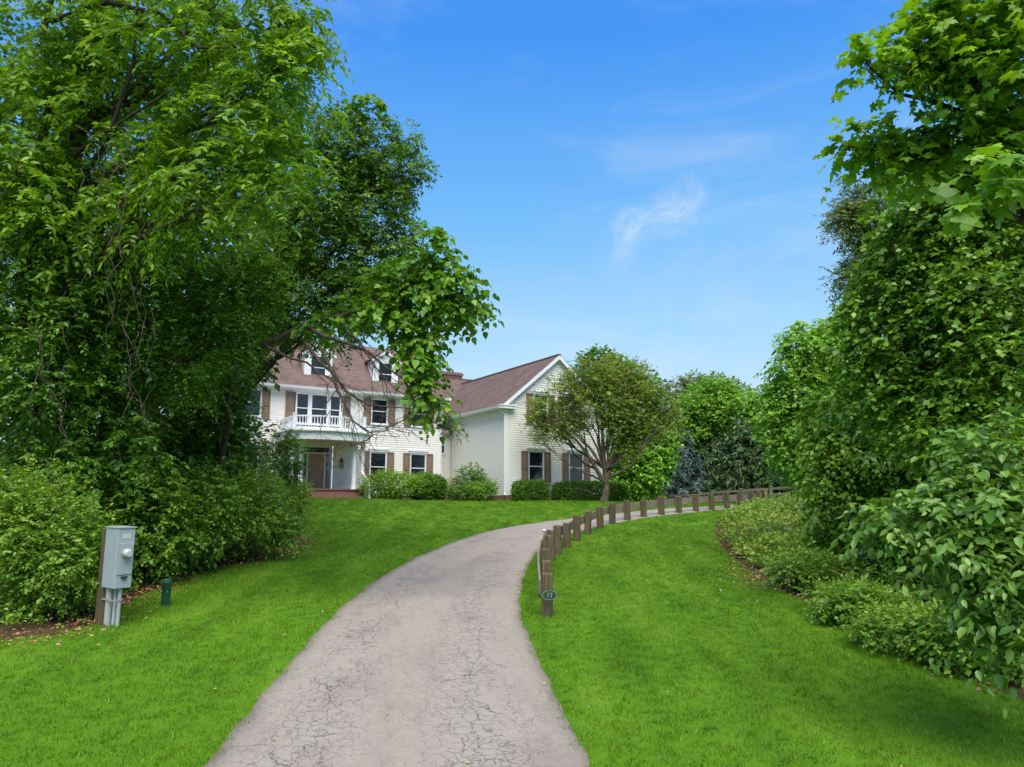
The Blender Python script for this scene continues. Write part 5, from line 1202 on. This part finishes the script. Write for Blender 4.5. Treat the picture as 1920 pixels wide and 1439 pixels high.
for i, (u, ls, lab) in enumerate([(1300, [(1270, 735, 26, 85), (1300, 722, 24, 85), (1325, 728, 26, 85), (1290, 750, 30, 85)], 'hazy grey-green far tree left of centre on the skyline'), (1370, [(1345, 730, 24, 85), (1375, 735, 22, 85), (1395, 745, 22, 85), (1360, 755, 30, 85)], 'hazy grey-green far tree on the skyline nearer the right foliage')]):
    make_tree('distant_tree', lab, 'tree', xy(u, 85), px(u, 760, 85), lobes_px(ls), 800, 'far', 'far', 0.35, seed=36 + i, gap=0.28, group=BGp)
def conifer(name, label, u, Y, vtop, wpx, leafm, n, seed, group=None, vis=None):
    rg = np.random.default_rng(5000 + seed); x = px(u, 900, Y)[0]; g = np.array([x, Y, gz(x, Y)]); top = px(u, vtop, Y)[2]; H_ = top - g[2]; Rm = wpx / 2 * Y / F
    t = thing(name, tuple(g), label, 'tree', group)
    lines = [(np.array([g + np.array([0, 0, -0.3]), g + np.array([0, 0, H_ * 0.5]), g + np.array([0, 0, H_])]), np.array([0.16, 0.1, 0.02]))]
    tiers = int(H_ / 0.32); O, D = [], []
    for k in range(tiers):
        h = 0.25 + k * (H_ - 0.3) / tiers; R = Rm * (1 - h / H_) ** 0.85 + 0.12; nb = max(5, int(9 * R / Rm + 4)); a0 = rg.uniform(0, 6.28)
        for b_ in range(nb):
            a = a0 + b_ * 2 * math.pi / nb + rg.normal(0, 0.15); rr = R * rg.uniform(0.7, 1.12); s = g + np.array([0, 0, h + rg.normal(0, 0.1)]); e = s + np.array([math.cos(a) * rr, math.sin(a) * rr, -0.18 * rr + rg.normal(0, 0.05)])
            lines.append((np.array([s, (s + e) / 2 + np.array([0, 0, 0.05 * rr]), e]), np.array([0.03, 0.018, 0.006])))
            m = max(3, int(n * rr / (tiers * nb * Rm * 0.6))); tq = rg.uniform(0.25, 1, m) ** 0.7
            O.append(s + (e - s) * tq[:, None] + rg.normal(0, 0.05, (m, 3))); D.append(np.tile(nrm(e - s), (m, 1)))
    V, Fc = tube_arrays(lines, 5); link('trunk', np_mesh('trunk', V - g, [Fc]), M['bark'], t)
    O = np.concatenate(O); D = np.concatenate(D); D2 = nrm(D + rg.normal(0, 0.35, D.shape) + np.array([0, 0, -0.1]))
    P, A, Nn, sz, tone = spray(O, D2, 7, 0.42, 0.32, 0.35, True, spread=0.7, flat=0.6, rg=rg)
    link('crown', leaf_mesh('crown', P, A, Nn, sz, tone, 'needle', 1.2, g, rg), LM[leafm], t)
conifer('blue_spruce', 'small blue-green spruce beyond the fence', 1278, 50, 800, 95, 'bluespruce', 1500, 1)
SPg = 'dark spruces beyond the fence'
conifer('spruce_tree', 'dark spruce just right of the blue spruce', 1335, 53, 770, 120, 'spruce', 2200, 2, SPg)
conifer('spruce_tree', 'dark spruce in the middle of the row behind the fence', 1395, 50, 775, 120, 'spruce', 2200, 3, SPg)
conifer('spruce_tree', 'dark spruce at the right end of the row by the foliage', 1455, 49, 765, 125, 'spruce', 2200, 4, SPg)
for i, (u, lab) in enumerate(((1250, 'dark wood tree closing the view beyond the blue spruce'), (1400, 'dark wood tree closing the view beyond the spruce row'), (1560, 'dark wood tree closing the view beyond the far fence end'))):
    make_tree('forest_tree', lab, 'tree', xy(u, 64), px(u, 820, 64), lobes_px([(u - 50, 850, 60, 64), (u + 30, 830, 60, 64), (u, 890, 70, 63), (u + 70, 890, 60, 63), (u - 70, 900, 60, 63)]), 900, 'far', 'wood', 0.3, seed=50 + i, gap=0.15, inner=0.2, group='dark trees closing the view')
conifer('spruce_tree', 'shaded spruce behind the light green tree', 1235, 55, 830, 110, 'spruce', 1400, 5, SPg)
make_tree('background_tree', 'wide leafy tree behind the right foliage beside the far fence', 'tree', xy(1570, 44), px(1580, 750, 44), lobes_px([(1540, 740, 60, 44), (1600, 700, 70, 44), (1560, 820, 70, 44), (1640, 800, 80, 44), (1520, 870, 50, 44), (1600, 880, 60, 44)]), 1800, 'far', 'elm', 0.25, seed=39, gap=0.25, group=BGp)

# ---------------- right side woods
mL = lobes_px([(1890, 30, 90, 8.5), (1800, 40, 70, 8.6), (1735, 60, 50, 8.7), (1690, 95, 34, 8.7), (1650, 108, 22, 8.7), (1622, 118, 11, 8.7), (1870, 130, 70, 8.5), (1800, 135, 50, 8.6), (1745, 120, 34, 8.7),
               (1590, 275, 24, 9.5), (1630, 262, 30, 9.5), (1680, 275, 38, 9.5), (1650, 300, 30, 9.5), (1740, 285, 48, 9.4), (1810, 270, 60, 9.3), (1880, 260, 70, 9.0)])
tM, cM, (oM, dM) = make_tree('maple_tree', 'maple with lobed leaves reaching into the sky at upper right', 'tree', xy(2080, 10.5), px(2010, 60, 9.6), mL, 760, 'maple', 'maple', 0.18, seed=40, gap=0.2, inner=0.2, sub=3)
rgm = np.random.default_rng(41); big = lobes_px([(1865, 320, 34, 6.4), (1895, 345, 30, 6.3), (1840, 365, 26, 6.4), (1905, 300, 26, 6.4)])
Ob, Db = lobe_points(big, 26, 0.1, 0.0, rg=rgm); P_m, A_m, N_m, S_m, _t = spray(Ob, Db, 4, 0.2, 0.19, 0.5, rg=rgm)
kk = rgm.permutation(len(oM))[:70]; P2, A2, N2, S2, _t = spray(oM[kk] + dM[kk] * 0.1, dM[kk], 4, 0.25, 0.14, 0.4, rg=rgm)
single_leaves(cM, np.array(tM.location), np.concatenate([P_m, P2]), np.concatenate([A_m, A2]), np.concatenate([N_m + np.array([0, -0.9, 0]), N2]), np.concatenate([S_m, S2]), 'maple', 'maple_o', 290, rgm)

vL = lobes_px([(1890, 420, 110, 10.5), (1790, 420, 100, 11), (1720, 400, 70, 11.2), (1850, 560, 120, 10.5), (1740, 520, 100, 11.2), (1690, 480, 60, 11.4), (1660, 560, 60, 11.6), (1780, 660, 110, 11), (1680, 640, 80, 11.6), (1890, 700, 120, 10.3), (1620, 630, 50, 12), (1820, 800, 110, 10.5), (1720, 760, 90, 11.3), (1640, 720, 70, 12), (1900, 860, 90, 10), (1840, 330, 80, 10.6)], 2.6)
tV, cV, _ = make_tree('vine_covered_tree', 'tall tree smothered in leafy vines along the right edge', 'tree', xy(1880, 15.6), px(1860, 330, 14.4), vL, 6400, 'vine', 'vine', 0.2, seed=42, gap=0.40, inner=0.4, rough=0.42)
hL = lobes_px([(1560, 780, 50, 13.5), (1600, 830, 60, 13.2), (1680, 850, 70, 12.8), (1555, 850, 34, 13.2), (1545, 905, 28, 13), (1540, 955, 22, 13), (1545, 1000, 16, 13), (1600, 880, 40, 13), (1660, 880, 46, 13), (1760, 870, 66, 12.5), (1640, 780, 60, 13.2)], 4.4)
make_tree('weeping_tree', 'tree with drooping vine curtains hanging above the brambles', 'tree', xy(1690, 18.8), px(1660, 740, 18.2), hL, 2900, 'vine', 'vine', 0.1, seed=43, gap=0.28, inner=0.3, updown=-0.5)
sL = lobes_px([(1600, 400, 26, 15.5), (1590, 420, 22, 15.5), (1625, 430, 34, 15.5), (1610, 375, 16, 15.5), (1640, 380, 26, 15.5), (1650, 480, 44, 15.6), (1610, 500, 24, 15.5), (1640, 540, 34, 15.6), (1600, 545, 16, 15.5), (1590, 330, 12, 15.5), (1575, 410, 16, 15.5), (1580, 520, 16, 15.5)], 1.2)
make_tree('locust_tree', 'thin tree with fine feathery leaves against the sky at right', 'tree', xy(1730, 18.0), px(1690, 420, 17.4), sL, 1500, 'pinnate_s', 'sumac', 0.09, seed=44, gap=0.3, inner=0.2)
qL = lobes_px([(1490, 640, 24, 16.5), (1520, 640, 34, 16.5), (1570, 630, 36, 16.6), (1480, 690, 30, 16.5), (1455, 745, 26, 16.5), (1500, 730, 48, 16.5), (1560, 700, 50, 16.6), (1450, 790, 20, 16.4), (1490, 800, 48, 16.4), (1445, 835, 14, 16.3), (1550, 790, 50, 16.4), (1490, 860, 34, 16.3), (1600, 600, 30, 16.8), (1440, 770, 12, 16.4), (1462, 700, 14, 16.4), (1500, 620, 12, 16.5), (1520, 890, 30, 16.4)], 4.6)
make_tree('linden_tree', 'leafy tree with large oval leaves overlooking the far fence', 'tree', xy(1600, 22.4), px(1570, 660, 21.8), qL, 2700, 'vine', 'lightgreen', 0.12, seed=45, gap=0.36, inner=0.2, rough=0.42)
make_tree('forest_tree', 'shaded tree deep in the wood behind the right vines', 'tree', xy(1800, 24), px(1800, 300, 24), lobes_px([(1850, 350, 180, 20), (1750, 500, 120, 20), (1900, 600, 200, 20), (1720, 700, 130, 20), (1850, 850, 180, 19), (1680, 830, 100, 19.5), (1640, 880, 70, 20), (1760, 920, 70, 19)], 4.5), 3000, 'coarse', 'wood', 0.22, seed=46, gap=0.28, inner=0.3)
bL = lobes_px([(1672, 968, 26, 8.4), (1720, 962, 34, 8.2), (1790, 955, 44, 8), (1870, 960, 56, 7.8), (1850, 1020, 46, 7.8), (1905, 1050, 50, 7.6), (1880, 1110, 40, 7.8), (1910, 1160, 40, 7.6), (1850, 1150, 26, 7.9), (1880, 860, 60, 8.2), (1810, 880, 40, 8.4)])
tB, cB, (oB, dB) = make_tree('young_birch_tree', 'young tree arching big glossy pointed leaves over the lawn edge at right', 'tree', xy(2010, 9.4), px(1960, 800, 8.6), bL, 820, 'birch', 'birch', 0.06, 'bark_pale', seed=47, gap=0.36, inner=0.15, sub=3, updown=-0.25)
rgb2 = np.random.default_rng(48); kk = rgb2.permutation(len(oB))[:75]
P_b, A_b, N_b, S_b, _t = spray(oB[kk] + dB[kk] * 0.12, nrm(dB[kk] + np.array([-0.4, -0.3, -0.15])), 5, 0.36, 0.135, 0.5, rg=rgb2)
single_leaves(cB, np.array(tB.location), P_b, A_b, N_b + np.array([0, -0.35, 0]), S_b, 'ovate', 'birch_o', 295, rgb2)
RG = 'shrubs along the right lawn edge'
shrub('bramble_shrub', 'dark shrub with bare twigs at its foot beside the right lawn', 1545, 1118, 150, 60, 'bush', 'shrub', 1200, RG, 41, dy=0.7, depth=1.2)
shrub('bramble_shrub', 'dense shrub downhill of the twiggy one, along the lawn', 1655, 1180, 210, 50, 'bush', 'shrub', 1300, RG, 42, dy=0.8, depth=1.2)
shrub('bramble_shrub', 'shaded shrub below the arching birch leaves', 1785, 1245, 230, 58, 'bush', 'shrub', 1300, RG, 43, dy=0.7, depth=1.2)
shrub('bramble_shrub', 'leafy shrub at the right picture edge above the lawn corner', 1905, 1290, 170, 90, 'bushbig', 'shrub', 1000, RG, 44, dy=0.8)
shrub('bramble_shrub', 'shrub standing behind the others under the hanging vines', 1690, 1120, 200, 90, 'bush', 'shrub', 1200, RG, 45, dy=2.6)
shrub('sumac_shrub', 'shrub with reddish young leaves in front of the far fence end', 1495, 945, 70, 60, 'bushbig', 'bramble', 420, RG, 46, dy=-3.0)
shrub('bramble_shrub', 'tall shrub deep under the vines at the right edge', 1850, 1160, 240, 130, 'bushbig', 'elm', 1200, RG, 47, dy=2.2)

# ---------------- ground cover and litter (nobody could count these)
def cover(name, label, cat, poly, n, style, leafm, h0, h1, seed, hs=1.0):
    rg = np.random.default_rng(6000 + seed); poly = np.array(poly); lo, hi = poly.min(0), poly.max(0)
    p = rg.uniform(lo, hi, (n * 4, 2)); p = p[inside(poly, p[:, 0], p[:, 1])][:n]
    q = np.column_stack([p, np.zeros(len(p))]); nz = vnoise(q + 30, hs, 9); d, _, _ = poly_dist(poly, p[:, 0], p[:, 1])
    hgt = (h0 + (h1 - h0) * nz) * np.clip(d / 0.7, 0.12, 1); z = terrain(p[:, 0], p[:, 1])
    O = np.column_stack([p, z + hgt * rg.uniform(0.35, 1.0, len(p))]); D = nrm(rg.normal(0, 0.6, (len(p), 3)) + np.array([0, 0, 0.7]))
    base = np.array([*poly.mean(0), 0]); base[2] = gz(base[0], base[1])
    o = foliage(name, O, D, style, leafm, base, None, rg); o.location = tuple(base); tag(o, label, cat, kind='stuff')
G2 = lambda u, v: gnd(u, v)[:2]
bp = [G2(1385, 958) + [0.4, 0.3], G2(1345, 978) + [0.3, 0], G2(1340, 995) + [0.2, 0], G2(1356, 1026) + [0.2, 0], G2(1415, 1076) + [0.2, 0.1], G2(1500, 1120) + [0.2, 0.2], G2(1600, 1140) + [0.5, 0.8], np.array([8.6, 14.0]), np.array([11.0, 15.5]), np.array([13.5, 21.0]), np.array([14.5, 27.0]), np.array([14.5, 33.0]), G2(1440, 951) + [0.6, 0]]
cover('bramble_patch', 'low pale green bramble thicket between the right lawn and trees', 'brambles', bp, 7600, 'bushbig', 'bramble', 0.22, 0.75, 1, 0.9)
wl = [p + np.array([-0.35, 0.25]) for p in [np.array(q) for q in Ll]]
cover('undergrowth_left', 'low leafy undergrowth along the foot of the left shrubs', 'undergrowth', [np.array([-12.5, 9.0])] + wl[:9] + [np.array([-8.5, 24.0]), np.array([-13, 20.0])], 3000, 'bush', 'shrub', 0.12, 0.5, 2)
wr = [np.array(q) + np.array([0.35, 0.25]) for q in Rl[4:]]
cover('undergrowth_right', 'low leafy undergrowth along the foot of the right shrubs', 'undergrowth', wr + [np.array([12.5, 9.5]), np.array([12.5, 17.0])], 4200, 'bushbig', 'bramble', 0.18, 0.62, 3)
bpy.data.objects['undergrowth_left'].name = 'undergrowth'; bpy.data.objects['undergrowth_right'].name = 'undergrowth'
def litter():
    rg = np.random.default_rng(61); Q = []
    for line, w, n in ((np.array(Ll[:9]), 0.5, 1500), (np.array(Rl[2:]), 0.35, 450)):
        P = resample(line, 400); i = rg.integers(0, 400, n); Q.append(P[i] + rg.normal(0, w, (n, 2)) * 0.55)
    for u, v, n, s in ((520, 1036, 900, 0.45), (545, 1020, 500, 0.4), (1430, 1090, 400, 0.35), (1400, 1070, 150, 0.3), (120, 1185, 250, 0.5), (300, 1100, 300, 0.4)):
        c = gnd(u, v)[:2]; Q.append(c + rg.normal(0, s, (n, 2)) * np.array([1.0, 1.3]))
    q = np.concatenate(Q); q = q[~inside(DRIVE_POLY, q[:, 0], q[:, 1])]
    P = np.column_stack([q, terrain(q[:, 0], q[:, 1]) + rg.uniform(0.01, 0.05, len(q))]); A = rdir(len(P), rg); A[:, 2] *= 0.25
    N_ = nrm(rg.normal(0, 0.5, P.shape) + np.array([0, 0, 1.0])); base = np.array([0, 15.0, gz(0, 15)])
    o = link('leaf_litter', leaf_mesh('leaf_litter', P, A, N_, rg.uniform(0.03, 0.085, len(P)), rg.random(len(P)), 'diamond', 1.0, base, rg), LM['litter']); o.location = tuple(base)
    tag(o, 'dry brown leaves scattered along the shrub edges', 'leaves', kind='stuff')
litter()
def twigs():
    rg = np.random.default_rng(62); c = gnd(1500, 1112) + np.array([0.3, 0.25, 0]); lines = []
    for _ in range(46):
        a = c + np.array([rg.normal(0, 0.5), rg.normal(0, 0.3), rg.uniform(0.02, 0.3)]); e = a + np.array([rg.normal(0, 0.5), rg.normal(0, 0.25), rg.normal(0.05, 0.28)]); e[2] = max(e[2], gz(e[0], e[1]) + 0.02)
        lines.append(wiggle(a, e, 7, 0.16, rg.uniform(0.008, 0.02), 0.004, 0.08, rg))
    V, Fc = tube_arrays(lines, 5); t = thing('brush_pile', tuple(c), 'tangle of bare twigs at the foot of the dark right shrub', 'twigs')
    link('twig_tangle', np_mesh('twig_tangle', V - c, [Fc], smooth=True), M['twig'], t)['kind'] = 'stuff'
twigs()

# ------------------------------------------------------------------ grass blades and fallen petals
def grass():
    rg = np.random.default_rng(71); st = 0.16
    xs = np.arange(-13, 17, st); ys = np.arange(5.2, 47, st); X, Y = np.meshgrid(xs, ys); X = X.ravel(); Y = Y.ravel()
    X = X + rg.uniform(-0.08, 0.08, len(X)); Y = Y + rg.uniform(-0.08, 0.08, len(Y))
    vis = (np.abs(X) < Y * 0.70 + 0.8) & ((Y < 26) | (rg.random(len(Y)) < 0.6)); X, Y = X[vis], Y[vis]
    ins = inside(LAWN_POLY, X, Y); X, Y = X[ins], Y[ins]
    dd_, _, _ = poly_dist(DRIVE_POLY[::3], X, Y); ok = ~inside(DRIVE_POLY, X, Y) | (dd_ < 0.05); X, Y = X[ok], Y[ok]
    ca, sa = math.cos(-HA), math.sin(-HA); hx = (X - HB[0]) * ca - (Y - HB[1]) * sa; hy = (X - HB[0]) * sa + (Y - HB[1]) * ca
    ok = ~((hx > -0.05) & (hy > -0.05)) & ~((hx < 0) & (hy > 4.9)) & ~((np.abs(hx - lc) < 2.1) & (hy > 1.6)); X, Y = X[ok], Y[ok]
    Z = terrain(X, Y)
    # tufts
    tufts = []
    for k in range(6):
        n = 46; p = rg.uniform(-0.11, 0.11, (n, 3)); p[:, 2] = -0.006
        lean = rg.normal(0, 0.5, (n, 3)); A = nrm(lean * np.array([1, 1, 0]) + np.array([0, 0, 1.0])); Nn = nrm(rg.normal(0, 1, (n, 3)) * np.array([1, 1, 0.1]))
        me = leaf_mesh('grass_tuft', p, A, Nn, rg.uniform(0.032, 0.062, n), rg.random(n), 'blade', 1.7, np.zeros(3), rg); me.materials.append(M['grass'])
        tufts.append(bpy.data.objects.new('grass_tuft', me))
    tc_ = bpy.data.collections.new('grass_tufts')
    for o in tufts: tc_.objects.link(o)
    me = bpy.data.meshes.new('grass'); base = np.array([0, 12.0, gz(0, 12.0)])
    me.vertices.add(len(X)); me.vertices.foreach_set('co', (np.column_stack([X, Y, Z]) - base).astype(np.float32).ravel())
    at = me.attributes.new('rot', 'FLOAT_VECTOR', 'POINT'); at.data.foreach_set('vector', np.column_stack([rg.normal(0.09, 0.05, len(X)), rg.normal(0, 0.05, len(X)), rg.uniform(0, 6.28, len(X))]).astype(np.float32).ravel())
    at = me.attributes.new('scl', 'FLOAT', 'POINT'); sc2 = rg.uniform(0.75, 1.2, len(X)) * (1 + 0.35 * sstep(Y, 20, 40)); at.data.foreach_set('value', sc2.astype(np.float32))
    at = me.attributes.new('pick', 'INT', 'POINT'); at.data.foreach_set('value', rg.integers(0, 6, len(X)).astype(np.int32))
    o = bpy.data.objects.new('grass', me); COL.objects.link(o); o.location = tuple(base)
    ng = bpy.data.node_groups.new('grass_scatter', 'GeometryNodeTree')
    ng.interface.new_socket('Geometry', in_out='INPUT', socket_type='NodeSocketGeometry'); ng.interface.new_socket('Geometry', in_out='OUTPUT', socket_type='NodeSocketGeometry')
    N = ng.nodes; gi = N.new('NodeGroupInput'); go = N.new('NodeGroupOutput'); ci = N.new('GeometryNodeCollectionInfo'); ci.inputs[0].default_value = tc_; ci.inputs['Separate Children'].default_value = True; ci.inputs['Reset Children'].default_value = True
    ip = N.new('GeometryNodeInstanceOnPoints'); ip.inputs['Pick Instance'].default_value = True
    def named(nm, ty):
        a = N.new('GeometryNodeInputNamedAttribute'); a.data_type = ty; a.inputs['Name'].default_value = nm; return [s for s in a.outputs if s.enabled][0]
    L = ng.links
    e2r = N.new('FunctionNodeEulerToRotation'); L.new(named('rot', 'FLOAT_VECTOR'), e2r.inputs[0])
    L.new(gi.outputs[0], ip.inputs['Points']); L.new(ci.outputs[0], ip.inputs['Instance']); L.new(e2r.outputs[0], ip.inputs['Rotation'])
    L.new(named('scl', 'FLOAT'), ip.inputs['Scale']); L.new(named('pick', 'INT'), ip.inputs['Instance Index']); L.new(ip.outputs[0], go.inputs[0])
    md = o.modifiers.new('scatter', 'NODES'); md.node_group = ng
    tag(o, 'short green grass blades covering the lawn', 'grass', kind='stuff'); print('tufts', len(X))
grass()
def petals():
    rg = np.random.default_rng(72); q = []
    for u, v in ((405, 1302), (478, 1212), (640, 1262), (455, 1230), (700, 1035), (745, 1085), (1110, 1080), (640, 1330), (560, 1260), (730, 1350), (1020, 1290)): q.append(gnd(u, v)[:2])
    q = np.array(q); q = np.concatenate([q, np.column_stack([rg.uniform(-5, 4, 26), rg.uniform(7, 26, 26)])])
    P = np.column_stack([q, terrain(q[:, 0], q[:, 1]) + 0.058]); A = rdir(len(P), rg); A[:, 2] = 0.05
    base = np.array([0, 12.0, gz(0, 12)]); N_ = nrm(rg.normal(0, 0.3, P.shape) + np.array([0, 0, 1.0]))
    o = link('fallen_leaves', leaf_mesh('fallen_leaves', P, A, N_, rg.uniform(0.03, 0.07, len(P)), rg.uniform(0.6, 1, len(P)), 'ovate', 1.0, base, rg), LM['flower']); o.location = tuple(base)
    tag(o, 'few pale fallen leaves on the driveway and grass', 'leaves', kind='stuff')
petals()
def clover():
    rg = np.random.default_rng(73); q = np.column_stack([rg.uniform(-7, 8, 900), rg.uniform(9, 34, 900)]); q = q[vnoise(np.column_stack([q, 0 * q[:, 0]]) + 9, 0.35, 4) > 0.56]
    q = q[inside(LAWN_POLY, q[:, 0], q[:, 1]) & ~inside(DRIVE_POLY, q[:, 0], q[:, 1])][:55]
    P = np.column_stack([q, terrain(q[:, 0], q[:, 1]) + 0.05]); P = np.repeat(P, 5, 0) + rg.normal(0, 0.006, (len(P) * 5, 3)); base = np.array([0, 12.0, gz(0, 12)])
    o = link('clover_blossoms', leaf_mesh('clover_blossoms', P, rdir(len(P), rg), rdir(len(P), rg), rg.uniform(0.012, 0.022, len(P)), rg.random(len(P)), 'round', 1.0, base, rg), M['white']); o.location = tuple(base)
    tag(o, 'tiny white clover blossoms dotted over the lawn', 'flowers', kind='stuff')
clover()
